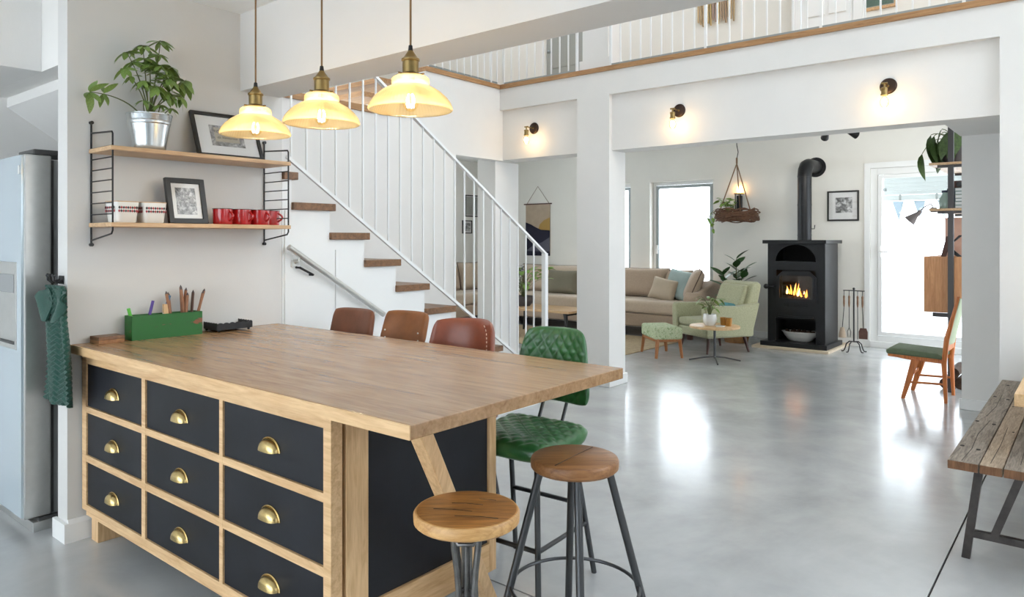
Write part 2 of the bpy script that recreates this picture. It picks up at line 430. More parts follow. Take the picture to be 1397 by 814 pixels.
def leaf_mesh(name, mtl, ln=1, wd=.4, curl=.12, fold=.08, n=6, tip=1.6):
    mb = MB(); vs = []
    for i in range(n + 1):
        t = i / n; w = wd / 2 * (math.sin(PI * t ** .85) ** .8) if 0 < i < n else 0
        if i == n: w = 0
        z = -curl * t * t
        vs += [(-w, t * ln, z + fold * w * 2), (0, t * ln, z), (w, t * ln, z + fold * w * 2)]
    fs = []
    for i in range(n):
        a = i * 3; fs += [(a, a + 1, a + 4, a + 3), (a + 1, a + 2, a + 5, a + 4)]
    me = bpy.data.meshes.new(name); me.from_pydata(vs, [], fs); me.validate()
    me.polygons.foreach_set('use_smooth', [True] * len(me.polygons)); me.materials.append(mtl)
    return me
def leaf_at(me, parent, p, d, size, roll=0, name='leaf'):
    d = Vector(d).normalized(); q = d.to_track_quat('Y', 'Z')
    mt = Matrix.Translation(p) @ q.to_matrix().to_4x4() @ Matrix.Rotation(roll, 4, 'Y') @ Matrix.Scale(size, 4)
    return child(name, me, parent, mt)
def bez(p0, p1, p2, n=8):
    p0, p1, p2 = map(Vector, (p0, p1, p2))
    return [(p0 * (1 - t) ** 2 + p1 * 2 * t * (1 - t) + p2 * t * t) for t in (i / n for i in range(n + 1))]
LEAF = {k: leaf_mesh('leaf', M[m_], 1, w, c) for k, m_, w, c in (('sch', 'leaf', .42, .18), ('rub', 'leaf2', .46, .15), ('pot', 'leaf3', .72, .2), ('phi', 'leaf4', .38, .3), ('pea', 'leaf', .34, .3))}

# ================================================================== STRUCTURE
XW = -3.72          # kitchen shelf wall face
YS = 5.9            # sconce wall front
ZB = 2.24           # beam underside
ZC = 2.67           # kitchen ceiling
Z2 = 3.06           # upper floor level
ZR = 5.6
YF = 10.29          # living room far wall
XS = -4.98          # stair wall face

# floor: joint bed plus four concrete slabs
fl = struct('floor', B(-10, 4.2, -3.2, 10.6, -.12, -.012), 'joint')
g = .004
for (x0, x1, y0, y1) in ((-10, -.52 - g, -3.2, 2.253 - g), (-.52 + g, 4.2, -3.2, 2.253 - g), (-10, -.52 - g, 2.253 + g, 10.6), (-.52 + g, 4.2, 2.253 + g, 10.6)):
    B(x0, x1, y0, y1, -.012, 0).build('slab', 'floor', fl)

# kitchen shelf wall, beam, ceiling, bulkhead
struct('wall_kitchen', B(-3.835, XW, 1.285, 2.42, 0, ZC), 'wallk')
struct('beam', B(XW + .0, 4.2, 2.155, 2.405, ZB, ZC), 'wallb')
struct('ceiling_kitchen', B(-4.98, 4.2, -3.2, 2.42, ZC, ZC + .25), 'white')
struct('bulkhead', MB().box(-4.98, -4.055, -3.2, 1.285, ZB, ZC - .001).box(-4.98, -3.836, 1.286, 1.398, ZB + .0, ZC - .001), 'wall')
bb = MB().prism([(0, 0), (.018, 0), (.018, .085), (.008, .105), (0, .105)], 'Y', 1.285, 2.42)
bb.v = [(x + XW, y, z) for x, y, z in bb.v]
bb.box(-3.853, XW + .018, 1.267, 1.285, 0, .09)
struct('baseboard_kitchen', bb, 'trim')
# stair wall (left wall) with a stepped top and the upper gallery edge
sw = MB().prism([(-3.2, 0), (5.22, 0), (5.22, 2.257), (5.9, 2.257), (5.9, 3.02), (4.80, 3.02), (4.80, 2.84), (4.55, 2.84), (4.55, 2.53), (-3.2, 2.53)], 'X', -5.12, XS)
struct('wall_stair', sw, 'wall')
# gallery fascia wall with sconce recesses
struct('wall_gallery', MB().box(-5.30, 4.2, YS, 6.2, 2.795, 3.02), 'wall')
struct('lintel', MB().box(-5.04, -3.985, 5.95, 6.2, 2.265, 2.795), 'wall')
struct('lintel', MB().box(-3.615, -.52, 5.95, 6.2, 2.265, 2.795), 'wall')
struct('column', B(-3.985, -3.615, YS, 6.2, 0, 2.795), 'wall')
struct('wall_pier', B(-.52, 4.2, YS, 6.2, 0, 2.795), 'wall')
struct('baseboard_column', MB().box(-4.003, -3.597, 5.882, 6.218, 0, .10), 'trim', bevel=.006)
struct('pillar', B(-5.30, -5.045, 5.9, 6.3, 0, 2.257), 'wall')
struct('lintel', B(-5.30, XS, 5.9, 6.2, 2.257, 2.795), 'wall')
struct('wall_pier_inner', B(-.88, 4.2, 7.0, 7.2, 0, 2.85), 'wall')
struct('soffit', B(-.89, 4.2, 6.2, 7.0, 2.27, 2.85), 'wall')
struct('baseboard_pier', B(-.896, 4.2, 6.984, 7.0, 0, .09), 'trim', bevel=.004)
# upper floor slab
struct('ceiling_living', MB().box(-9.2, 4.2, 6.2, 10.6, 2.85, Z2 - .006).box(-9.2, -5.121, 4.93, 6.2, 2.85, Z2 - .006), 'white')
# far wall of the living room with three openings and an unseen one added for daylight
def holes_wall(x0, x1, z0, z1, holes, y0, y1):
    mb = MB(); xs = x0
    for (a, b_, c, d) in sorted(holes):
        if a > xs: mb.box(xs, a, y0, y1, z0, z1)
        if c > z0: mb.box(a, b_, y0, y1, z0, c)
        if d < z1: mb.box(a, b_, y0, y1, d, z1)
        xs = b_
    if x1 > xs: mb.box(xs, x1, y0, y1, z0, z1)
    return mb
H0 = (-6.93, -5.90, .5, 2.32); H1 = (-5.55, -4.49, .5, 2.32); H2 = (-2.32, -.9, .07, 2.34)
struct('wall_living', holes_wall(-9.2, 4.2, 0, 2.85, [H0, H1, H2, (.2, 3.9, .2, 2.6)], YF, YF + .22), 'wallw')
struct('wall_living_left', MB().box(-9.2, -9.0, 4.0, 5.2, 0, 2.85).box(-9.2, -9.0, 7.9, YF, 0, 2.85).box(-9.2, -9.0, 5.2, 7.9, 0, .3).box(-9.2, -9.0, 5.2, 7.9, 2.5, 2.85), 'wallw')
added_glazing_left = (5.2, 7.9, .3, 2.5)
struct('wall_living_back', B(-9.0, -5.121, 4.75, 4.92, 0, 2.85), 'wallw')  # unseen wall added to keep open sky light off the pillar
struct('baseboard_living', MB().box(-9.0, H2[0], YF - .016, YF, 0, .09).box(H2[1], 4.2, YF - .016, YF, 0, .09), 'trim')
def window(n, h, fw, yfr, cat='window', sash=True, split=None):
    x0, x1, z0, z1 = h
    m_ = MB()
    m_.box(x0, x0 + fw, yfr, yfr + .06, z0, z1).box(x1 - fw, x1, yfr, yfr + .06, z0, z1)
    m_.box(x0 + fw, x1 - fw, yfr, yfr + .06, z0, z0 + fw).box(x0 + fw, x1 - fw, yfr, yfr + .06, z1 - fw, z1)
    o = struct(n, m_, 'white', bevel=.004)
    s = .045; s0 = .006
    a0, a1, c0, c1 = x0 + fw + s0, x1 - fw - s0, z0 + fw + s0, z1 - fw - s0
    q = MB().box(a0, a0 + s, yfr - .012, yfr + .04, c0, c1).box(a1 - s, a1, yfr - .012, yfr + .04, c0, c1)
    q.box(a0 + s, a1 - s, yfr - .012, yfr + .04, c0, c0 + s).box(a0 + s, a1 - s, yfr - .012, yfr + .04, c1 - s, c1)
    sa = q.build('sash', 'alum' if sash else 'white', o)
    B(a0 + s, a1 - s, yfr + .012, yfr + .02, c0 + s, c1 - s).build('pane', 'pane', sa)
    hd = MB().box(a0 + .004, a0 + .034, yfr - .03, yfr - .012, 1.18, 1.32).tube([(a0 + .02, yfr - .03, 1.25), (a0 + .02, yfr - .06, 1.25), (a0 + .13, yfr - .06, 1.25)], .009, 8)
    hd.build('handle', 'white', sa, smooth=True)
    return o
window('window_1', H0, .05, YF + .12)
window('window_2', H1, .05, YF + .12)
d = window('door_1', H2, .085, YF + .02, sash=False)
tr = MB().box(H2[0] - .07, H2[0], YF - .02, YF, 0, H2[3] + .07).box(H2[0], H2[1] + .07, YF - .02, YF, H2[3], H2[3] + .07).box(H2[0], H2[1] + .07, YF - .03, YF + .02, .0, H2[2] + .01)
struct('trim_1', tr, 'white', bevel=.004)

# outside the glazed door: patio, awning blind and bunting
struct('ground_patio', B(-16, 10, 10.6, 24, -.2, -.05), 'patio')
aw = thing('awning', 'pale slatted awning outside above the glazed door', 'awning', (-1.6, 10.60, 2.0))
for x in (-.6, .68): MB().box(x - .015, x + .015, -.095, -.02, .05, .09).build('arm', 'alum', aw)
for i in range(6): MB().box(-.62, .72, -.02 + .0 * i, .0, .0 + i * .05, .0485 + i * .05).build('slat', 'awning', aw)
MB().box(-.64, .72, -.03, .01, -.075, -.005).build('valance_bar', 'awning', aw)
for x in (-.42, 0, .42): MB().box(x - .012, x + .012, -.045, -.03, -.08, .0).build('clip', 'alum', aw)
bt = thing('bunting', 'pale blue pennant bunting hanging outside the glazed door', 'bunting', (-1.55, 10.59, 1.915))
MB().tube([(-.7, 0, .02), (-.35, 0, -.0), (0, 0, -.01), (.35, 0, 0), (.7, 0, .02)], .004, 6).build('string', 'awning', bt)
for x in (-.5, -.25, .02, .27): MB().prism([(x - .07, 0), (x + .07, 0), (x + .012, -.26)], 'Y', -.002, .002).build('pennant', 'pennant', bt)

# upper storey: wood edge, far wall, doors, roof
struct('trim_2', B(XS - .15, 4.2, YS - .02, 6.3, 3.02, 3.064), 'edgeX')
struct('trim_3', B(XS - .22, XS + .02, 4.80, YS - .021, 3.02, 3.064), 'edgeY')
struct('trim_4', B(XS - .22, XS + .02, 2.43, 4.36, 2.531, 2.585), 'edgeY')
struct('floor_gallery', MB().box(-9.2, 4.2, 6.3, 8.2, Z2 - .005, Z2).box(-9.2, -5.2, 4.93, 6.3, Z2 - .005, Z2), 'oakX')
struct('wall_gallery_back', holes_wall(-9.2, 4.2, Z2, ZR, [(-6.08, -5.30, Z2, 5.1), (-2.52, -2.0, Z2, 5.1)], 8.2, 8.35), 'wallw')
struct('wall_gallery_left', B(-9.2, -9.0, -.5, 8.2, 2.85, ZR), 'wallw')
struct('column_gallery', MB().box(-3.985, -3.69, 6.0, 6.25, 3.064, ZR).box(-4.01, -3.66, 5.98, 6.27, 3.064, 3.18), 'wall')
cg = MB().box(-9.2, 4.2, 2.2, 3.5, ZR, ZR + .2).box(-9.2, 4.2, 4.5, 6.5, ZR, ZR + .2).box(-9.2, -3.0, 3.5, 4.5, ZR, ZR + .2).box(-.6, 4.2, 3.5, 4.5, ZR, ZR + .2).box(-9.2, 4.2, 7.15, 10.6, ZR, ZR + .2)
cg.box(-9.2, -7.6, 6.5, 7.15, ZR, ZR + .2).box(-3.0, -2.6, 6.5, 7.15, ZR, ZR + .2).box(2.4, 4.2, 6.5, 7.15, ZR, ZR + .2)
struct('ceiling_gallery', cg, 'white')
for i, (a, b_) in enumerate(((-7.6, -3.0), (-2.6, 2.4))):          # unseen roof windows added to brighten the gallery
    c_, e_ = 6.5, 7.15
    rw = struct('window_%d' % (7 + i), MB().box(a, b_, c_, c_ + .05, ZR + .05, ZR + .12).box(a, b_, e_ - .05, e_, ZR + .05, ZR + .12).box((a + b_) / 2 - .03, (a + b_) / 2 + .03, c_ + .05, e_ - .05, ZR + .05, ZR + .12), 'white')
    B(a, b_, c_ + .05, e_ - .05, ZR + .08, ZR + .09).build('pane', 'pane', rw)
struct('wall_upper_kitchen', B(-9.2, 4.2, 2.16, 2.42, ZC + .25, ZR), 'wall')
rw = struct('window_9', MB().box(-3.0, -.6, 3.5, 3.55, ZR + .05, ZR + .12).box(-3.0, -.6, 4.45, 4.5, ZR + .05, ZR + .12), 'white')  # unseen skylight added to brighten the void and gallery front
B(-3.0, -.6, 3.55, 4.45, ZR + .08, ZR + .09).build('pane', 'pane', rw)
def panel_door(n, x0, x1, z0, z1, y, mtl):
    o = struct(n, B(x0, x1, y, y + .04, z0, z1), mtl)
    w = (x1 - x0)
    for i in range(2):
        for j in range(3):
            a = x0 + w * (.12 + .42 * i); zz = z0 + .15 + j * (z1 - z0 - .2) / 3
            MB().box(a, a + w * .34, y - .012, y, zz, zz + (z1 - z0 - .2) / 3 - .12).build('panel', mtl, o, bevel=.008)
    MB().sphere((x0 + .06, y - .04, z0 + 1.0), .025).build('door_knob', 'alum', o, smooth=True)
panel_door('door_2', -2.52, -2.0, Z2, 5.1, 8.12, 'white')
M['greydoor'] = mat('grey_door', (.33, .34, .31), .5)
panel_door('door_3', -6.08, -5.30, Z2, 5.1, 8.24, 'greydoor')
struct('trim_5', MB().box(-2.62, -2.53, 8.10, 8.2, Z2, 5.2).box(-1.99, -1.90, 8.1, 8.2, Z2, 5.2), 'white')

# walls and glazing out of frame, invented to set the daylight: frames with large panes
def glazing(n, axis, c, a0, a1, z0, z1, k):
    mb = MB(); w = .07
    for i in range(k + 1):
        a = a0 + (a1 - a0) * i / k
        mb.box(*( (c, c + .08, a - w / 2, a + w / 2) if axis == 'X' else (a - w / 2, a + w / 2, c, c + .08)), z0, z1)
    o = struct(n, mb, 'white')
    for i in range(k):
        p, q = a0 + (a1 - a0) * i / k + w / 2, a0 + (a1 - a0) * (i + 1) / k - w / 2
        MB().box(*((c + .03, c + .04, p, q) if axis == 'X' else (p, q, c + .03, c + .04)), z0 + .02, z1 - .02).build('pane', 'pane', o)
glazing('window_3', 'X', 4.2, 2.5, 5.8, 1.5, 5.5, 3)
struct('wall_void_side', B(4.2, 4.35, 2.42, 6.2, 0, 1.5), 'wall')
struct('wall_kitchen_side', MB().box(4.2, 4.35, -3.2, .1, 0, ZC).box(4.2, 4.35, 1.2, 2.42, 0, ZC).box(4.2, 4.35, .1, 1.2, 0, .9).box(4.2, 4.35, .1, 1.2, 2.2, ZC), 'wall')
struct('wall_kitchen_back', MB().box(.6, 4.35, -3.36, -3.21, 0, ZC).box(-4.98, .6, -3.36, -3.21, 2.35, ZC).box(-4.98, .6, -3.36, -3.21, 0, .2), 'wall')
glazing('window_4', 'X', 4.2, .14, 1.16, .9, 2.2, 1)
glazing('window_5', 'Y', -3.28, -4.9, .55, .2, 2.35, 4)
a_, b__, c__, d__ = added_glazing_left
glazing('window_10', 'X', -9.14, a_ + .035, b__ - .035, c__, d__, 2)  # unseen window added to brighten the dark end of the living room
glazing('window_6', 'X', 4.2, 6.3, 8.1, 3.1, 5.5, 2)

# ================================================================== STAIRS
st = thing('staircase', 'white closed staircase with thick walnut treads beside the kitchen wall', 'staircase')
def yn(k): return 2.793 + .2725 * (k - 2)
def zt(k): return 1.632 - .1785 * (k - 2)
poly = [(2.425, 0), (yn(10) - .03, 0)]
for k in range(10, 1, -1):
    poly += [(yn(k) - .03, zt(k) - .045), (yn(k - 1) - .03, zt(k) - .045)]
poly += [(2.49, zt(1) - .045), (2.425, zt(1) - .045)]
MB().prism(poly, 'X', XS + .001, -3.725).build('stair_body', 'white', st)
up = []
for k in range(1, -3, -1):
    up += [(min(2.424, yn(k) - .03), zt(k) - .045), (yn(k - 1) - .03, zt(k) - .045)]
so = lambda y: 2.21 - .655 * (y - 1.366)
up += [(yn(-3) - .03, so(yn(-3) - .03)), (2.424, so(2.424))]
MB().prism(up, 'X', XS + .001, -3.837).build('stair_flight', 'wall', st)
for k in range(10, -3, -1):
    x1 = -3.70 if k >= 2 else -3.84
    if k == 1:
        B(XS + .002, -3.84, yn(1) - .305, 2.425, zt(1) - .045, zt(1)).build('tread', 'tread', st)
        B(XS + .002, -3.70, 2.425, yn(1), zt(1) - .045, zt(1)).build('tread', 'tread', st, bevel=.003)
        continue
    B(XS + .002, x1, yn(k) - .305, yn(k), zt(k) - .045, zt(k)).build('tread', 'tread', st, bevel=.003)
for i, (y, z) in enumerate(((4.15, 2.70), (4.36, 2.86))):
    B(-6.1, -5.125, y, y + .30, z, z + .045).build('tread', 'edgeX', st)
for y0, y1 in ((2.44, 2.795), (2.805, 3.4)):       # cupboard doors under the flight
    z = lambda y: .62 + zt(2) - .9 - .655 * (y - 2.793)
    MB().prism([(y0, .03), (y1, .03), (y1, z(y1)), (y0, z(y0))], 'X', -3.725, -3.717).build('cupboard_door', 'white', st)
pd = MB().tube([(-3.717, 2.515, 1.243), (-3.68, 2.515, 1.243), (-3.68, 2.61, 1.196), (-3.717, 2.61, 1.196)], .007, 8)
pd.build('pull_handle', 'iron', st, smooth=True)

hr = thing('handrail', 'slim brushed metal handrail running down the white stair side', 'handrail')
MB().cyl((-3.665, 2.43, 1.366), (-3.665, 3.15, .913), .017, seg=14).build('rail', 'steel', hr, smooth=True)
for t in (.1, .9): y = 2.43 + .72 * t; z = 1.366 - .453 * t; MB().tube([(-3.70, y, z - .05), (-3.665, y, z - .04), (-3.665, y, z - .01)], .007, 8).box(-3.726, -3.70, y - .02, y + .02, z - .07, z - .03).build('bracket', 'steel', hr)

bl = thing('stair_balustrade', 'thin white metal balustrade with slanted handrail along the staircase', 'balustrade')
zb = lambda y: 1.925 - (y - 2.40) * (1.925 - .21) / 2.58
zr = lambda y: 1.293 + (4.982 - y) * .635
MB().bar((-3.70, 2.44, zb(2.44)), (-3.70, 4.98, zb(4.98)), .02, .02).build('bottom_rail', 'white', bl)
MB().bar((-3.70, 2.44, zr(2.44)), (-3.70, 4.99, zr(4.99)), .03, .018).build('top_rail', 'white', bl)
B(-3.72, -3.68, 4.965, 5.005, .204, zr(4.985)).build('newel', 'white', bl)
ys = [2.469 + .1072 * i for i in range(24)]
for y in ys[:-1]:
    B(-3.705, -3.695, y - .005, y + .005, zb(y), zr(y)).build('baluster', 'white', bl)

def gallery_rail(label, pts, group):
    o = thing('gallery_balustrade', label, 'balustrade', group=group)
    (x0, y0), (x1, y1) = pts
    ln = math.hypot(x1 - x0, y1 - y0); n = round(ln / .1075)
    MB().bar((x0, y0, 3.095), (x1, y1, 3.095), .012, .016).build('bottom_rail', 'alum', o)  # grey colour stands in for the shaded gap along the wood edge
    MB().bar((x0, y0, 4.02), (x1, y1, 4.02), .03, .03).build('top_rail', 'white', o)
    for i in range(n + 1):
        t = i / n; x = x0 + (x1 - x0) * t; y = y0 + (y1 - y0) * t
        r = .011 if i % 9 == 0 else .006
        B(x - r, x + r, y - r, y + r, 3.064 if r > .01 else 3.095, 4.02).build('baluster', 'white', o)
    return o
gallery_rail('white gallery railing between the round-cornered gallery turn and the upper column', [(-4.985, 5.97), (-4.03, 5.97)], 'gallery railings')
gallery_rail('long white gallery railing over the two wide-spaced wall lamps', [(-3.64, 5.97), (1.2, 5.97)], 'gallery railings')
gallery_rail('short white gallery railing above the staircase wall', [(-5.02, 4.86), (-5.02, 5.90)], 'gallery railings')
bpy.data.objects['gallery_balustrade']['label'] = 'white gallery railing above the wall lamp beside the stairs'


# ================================================================== ISLAND
isl = thing('kitchen_island', 'oak kitchen island with nine black drawers and a broad table top', 'island', (0, 0, 0))
IX0, IX1, IY0, IY1 = -3.698, -1.80, 1.34, 2.11
MB().box(-3.718, -1.405, 1.30, 2.395, .879, .92).build('table_top', 'top', isl, bevel=.003)
MB().box(-3.717, -1.406, 1.2965, 1.3, .880, .919).build('front_edge', 'paleX', isl)
# carcass: frame grid on the front
cols = [(-3.651, -3.077), (-3.044, -2.454), (-2.431, -1.838)]
rows = [(.633, .833), (.406, .605), (.176, .376)]
fr = MB()
fr.box(IX0, -3.651, IY0, IY0 + .04, .148, .879).box(-1.838, IX1, IY0, IY0 + .042, .0, .879)
fr.box(-3.077, -3.044, IY0, IY0 + .04, .176, .833).box(-2.454, -2.431, IY0, IY0 + .04, .176, .833)
for z0, z1 in ((.833, .879), (.605, .633), (.376, .406), (.13, .176)):
    fr.box(-3.651, -1.838, IY0 + .0005, IY0 + .04, z0, z1)
fr.build('front_frame', 'paleX', isl)
MB().box(IX0, IX1 - .02, IY0 + .045, IY1 - .02, .15, .875).build('carcass', 'black_panel', isl)
for ci, (x0, x1) in enumerate(cols):
    for z0, z1 in rows:
        dr = B(x0 + .002, x1 - .002, IY0 + .006, IY0 + .04, z0 + .002, z1 - .002).build('drawer', 'black_panel', isl, bevel=.002)
        cx, cz = (x0 + x1) / 2, (z0 + z1) / 2 - .004
        if ci == 0: cx = -3.362
        # cup pull: quarter dome with a back plate lip
        def cup(u, v, side, cx=cx, cz=cz):
            a = PI * u; e = v * PI / 2; k = 1 if side == 0 else .9
            r = math.sin(e) ** .55
            return (cx - math.copysign(abs(math.cos(a)) ** .8, math.cos(a)) * .052 * r * k, IY0 + .006 - math.cos(e) * .030 * k, cz - .020 + math.sin(a) * .040 * r * k)
        cp = MB().shell(cup, 18, 8, 0)
        lip = [(cx - math.cos(PI * i / 18) * .056, IY0 + .004, cz - .020 + math.sin(PI * i / 18) * .043) for i in range(19)]
        cp.tube(lip, .0032, 6)
        cp.build('cup_pull', 'gold', dr, smooth=True, ang=60)
# end panel frame on the seating side
MB().box(IX1 - .04, IX1, 1.397, 1.485, 0, .879).build('end_post', 'paleZ', isl, bevel=.002)
MB().box(IX1 - .04, IX1, 2.072, 2.111, .14, .879).build('end_post', 'paleZ', isl, bevel=.002)
MB().box(IX1 - .04, IX1, 1.485, 2.072, .14, .25).build('end_rail', 'paleY', isl, bevel=.002)
MB().box(IX1 - .03, IX1 - .012, 1.486, 2.071, .25, .879).build('end_panel', 'black_panel', isl)
MB().box(-3.66, -1.86, IY1 - .02, IY1, .14, .879).build('back_panel', 'black_panel', isl)
MB().box(-3.672, -3.60, 1.372, 1.50, 0, .14).build('foot', 'paleZ', isl)
MB().box(-3.672, -3.60, 1.98, 2.08, 0, .14).build('foot', 'paleZ', isl)
MB().bar((-1.487, 1.405, .879), (-1.755, 2.05, 0), .046, .05, up=(1, 0, 0)).build('slanted_leg', 'paleZ', isl, bevel=.002)

# ---- things on the counter
o = thing('coaster_stack', 'small stack of reclaimed wooden blocks at the wall end of the counter', 'wooden block', (-3.655, 1.435, .92), R(3))
MB().box(-.045, .045, -.06, .06, 0, .017).build('lower_block', 'stoolwood2', o, bevel=.002)
MB().box(-.045, .045, -.06, .06, .0175, .034).build('upper_block', 'tread', o, bevel=.002)
o = thing('pencil_box', 'worn green painted wooden trough full of pencils', 'box', (-3.655, 1.705, .92), R(-1))
w, d_, h = .085, .35, .118
q = MB().box(-w / 2, w / 2, -d_ / 2, -d_ / 2 + .012, 0, h).box(-w / 2, w / 2, d_ / 2 - .012, d_ / 2, 0, h)
q.box(-w / 2, -w / 2 + .012, -d_ / 2 + .012, d_ / 2 - .012, 0, h).box(w / 2 - .012, w / 2, -d_ / 2 + .012, d_ / 2 - .012, 0, h)
q.box(-w / 2 + .012, w / 2 - .012, -d_ / 2 + .012, d_ / 2 - .012, 0, .012).build('trough', 'greenbox', o, bevel=.0015)
for i in range(1, 6): MB().box(-w / 2 + .012, w / 2 - .012, -d_ / 2 + i * d_ / 6 - .003, -d_ / 2 + i * d_ / 6 + .003, .012, h - .008).build('divider', 'greenbox', o)
M['pencilwood'] = mat('cedar_pencil', s2l(150, 104, 74), .6, vary=.15, vscale=40)
M['lead'] = mat('pencil_tip', s2l(70, 60, 60), .5)
def stick(name, label, cat, yloc, tilt, ln, col, r=.006, cap=None, xo=0, grp=None, tip=True, six=True):
    # stands in the green trough and leans along Y
    x, y, z = -3.655 + xo, yloc, .934
    o = thing(name, label, cat, (x, y, z), 0, grp)
    mt = Matrix.Rotation(-tilt, 4, 'X')
    MB().cyl((0, 0, 0), (0, 0, ln), r, seg=6 if six else 12).xf(mt).build('shaft', col, o, smooth=not six)
    if tip: MB().cyl((0, 0, ln), (0, 0, ln + .014), r, .001, 6).xf(mt).build('point', 'lead', o)
    if cap: MB().cyl((0, 0, ln * .62), (0, 0, ln + .004), r * 1.18, seg=12).xf(mt).build('cap', cap, o, smooth=True)
M['limepen'] = mat('lime_plastic', s2l(96, 190, 70), .4)
M['purplepen'] = mat('purple_plastic', s2l(84, 60, 140), .4)
M['bluepen'] = mat('blue_plastic', s2l(70, 120, 160), .4)
M['darkpencil'] = mat('dark_pencil', s2l(92, 66, 54), .6)
stick('marker', 'lime green felt pen leaning in the green trough', 'pen', 1.565, R(-14), .145, 'limepen', .008, tip=False, six=False)
stick('marker', 'purple capped pen leaning in the green trough', 'pen', 1.605, R(14), .172, 'frame_black', .006, 'purplepen', tip=False, six=False)
stick('marker', 'white pen with blue cap leaning in the green trough', 'pen', 1.668, R(18), .198, 'white_ceramic', .006, 'bluepen', tip=False, six=False)
o = MB().cbox(0, 0, .075, .02, .022, .15).build('wood_block', 'paleZ'); o.location = (-3.652, 1.708, .934); tag(o, 'small square wooden stick standing in the green trough', 'stick')
pg = 'brown pencils in the green trough'
for y, t, l, c_, xo in ((1.745, -10, .205, 'pencilwood', .01), (1.75, -6, .195, 'pencilwood', -.012), (1.788, 7, .215, 'pencilwood', 0), (1.80, 4, .19, 'pencilwood', .018), (1.804, -3, .228, 'pencilwood', -.01), (1.812, -7, .222, 'pencilwood', .008), (1.838, 4, .20, 'darkpencil', 0), (1.85, 14, .20, 'pencilwood', .012), (1.855, 17, .212, 'pencilwood', -.012)):
    stick('pencil', 'natural brown wooden pencil standing in the green trough' if c_ == 'pencilwood' else 'darkest brown pencil in the green trough', 'pencil', y, R(t), l, c_, .0078, xo=xo, grp=pg)
o = thing('metal_tray', 'small black scalloped metal tray on ball feet beside the green trough', 'tray', (-3.655, 2.045, .92), R(0))
q = MB(); tw, td = .15, .20
for sx, sy, ln, ax in ((0, -td / 2, tw, 0), (0, td / 2, tw, 0), (-tw / 2, 0, td, 1), (tw / 2, 0, td, 1)):
    n = 24; pts = []
    for i in range(n + 1):
        t = -ln / 2 + ln * i / n; z = .044 + .006 * abs(math.sin(i * PI / 4))
        pts.append((t, z))
    poly = [(-ln / 2, .014), (ln / 2, .014)] + pts[::-1]
    if ax == 0: q.prism(poly, 'Y', sy - .002, sy + .002)
    else: q.prism(poly, 'X', sx - .002, sx + .002)
q.box(-tw / 2, tw / 2, -td / 2, td / 2, .012, .016).build('tray', 'iron', o)
for sx in (-1, 1):
    for sy in (-1, 1): MB().sphere((sx * (tw / 2 - .012), sy * (td / 2 - .014), .0075), .0075, 10, 6).build('ball_foot', 'iron', o, smooth=True)

# ================================================================== WALL SHELF
sh = thing('ladder_shelf', 'two-board ash wall shelf held by black wire ladders', 'shelf')
for y in (1.385, 2.30):
    xb, xf = XW + .008, -3.472
    lad = MB().tube([(xb, y, 1.392), (xb, y, 1.962)], .0045, 8)
    lad.tube([(xb, y, 1.405), (xf - .012, y, 1.437), (xf, y, 1.452), (xf, y, 1.893), (xf - .008, y, 1.902), (xb, y, 1.915)], .0042, 8)
    for i in range(8):
        z = 1.475 + i * .052; lad.cyl((xb, y, z), (xf, y, z), .0032, seg=6)
    lad.build('ladder', 'iron', sh, smooth=True)
    for z in (1.385, 1.965):
        MB().cyl((XW, y, z), (XW + .018, y, z), .0085, seg=14).build('wall_fixing', 'iron', sh, smooth=True)
for z in (1.818, 1.468): B(XW + .004, -3.462, 1.375, 2.31, z, z + .02).build('board', 'shelfwood', sh, bevel=.002)
ZA, ZB_ = 1.838, 1.488      # board tops

# schefflera in zinc bucket
LEAF['sch'] = leaf_mesh('leaf', M['leaf'], 1, .37, .16)
pl = thing('potted_schefflera', 'leafy umbrella plant in a galvanised bucket on the upper shelf', 'plant', (-3.60, 1.605, ZA))
MB().lathe([(.0, 0), (.070, 0), (.073, .004), (.0765, .03), (.093, .13), (.0955, .132), (.0975, .14), (.096, .148), (.099, .152), (.1015, .172), (.1045, .176), (.104, .182), (.098, .18), (.093, .13), (.072, .01), (0, .008)], 40).build('bucket', 'zinc', pl, smooth=True)
MB().lathe([(0, .148), (.092, .15), (0, .158)], 20).build('soil', 'soil', pl)
stems = []
def whorl(p, axis, n, size, droop):
    p = Vector(p); ax = Vector(axis).normalized()
    a = ax.orthogonal().normalized(); b_ = ax.cross(a)
    for k in range(n):
        t = 2 * PI * k / n + random.uniform(-.25, .25)
        dd = (a * math.cos(t) + b_ * math.sin(t)) * 1.0 + Vector((.12, 0, 0)) - ax * droop * random.uniform(.4, 1.1) + Vector((0, 0, -.12))
        leaf_at(LEAF['sch'], pl, p, dd, size * random.uniform(.8, 1.15), random.uniform(-.4, .4))
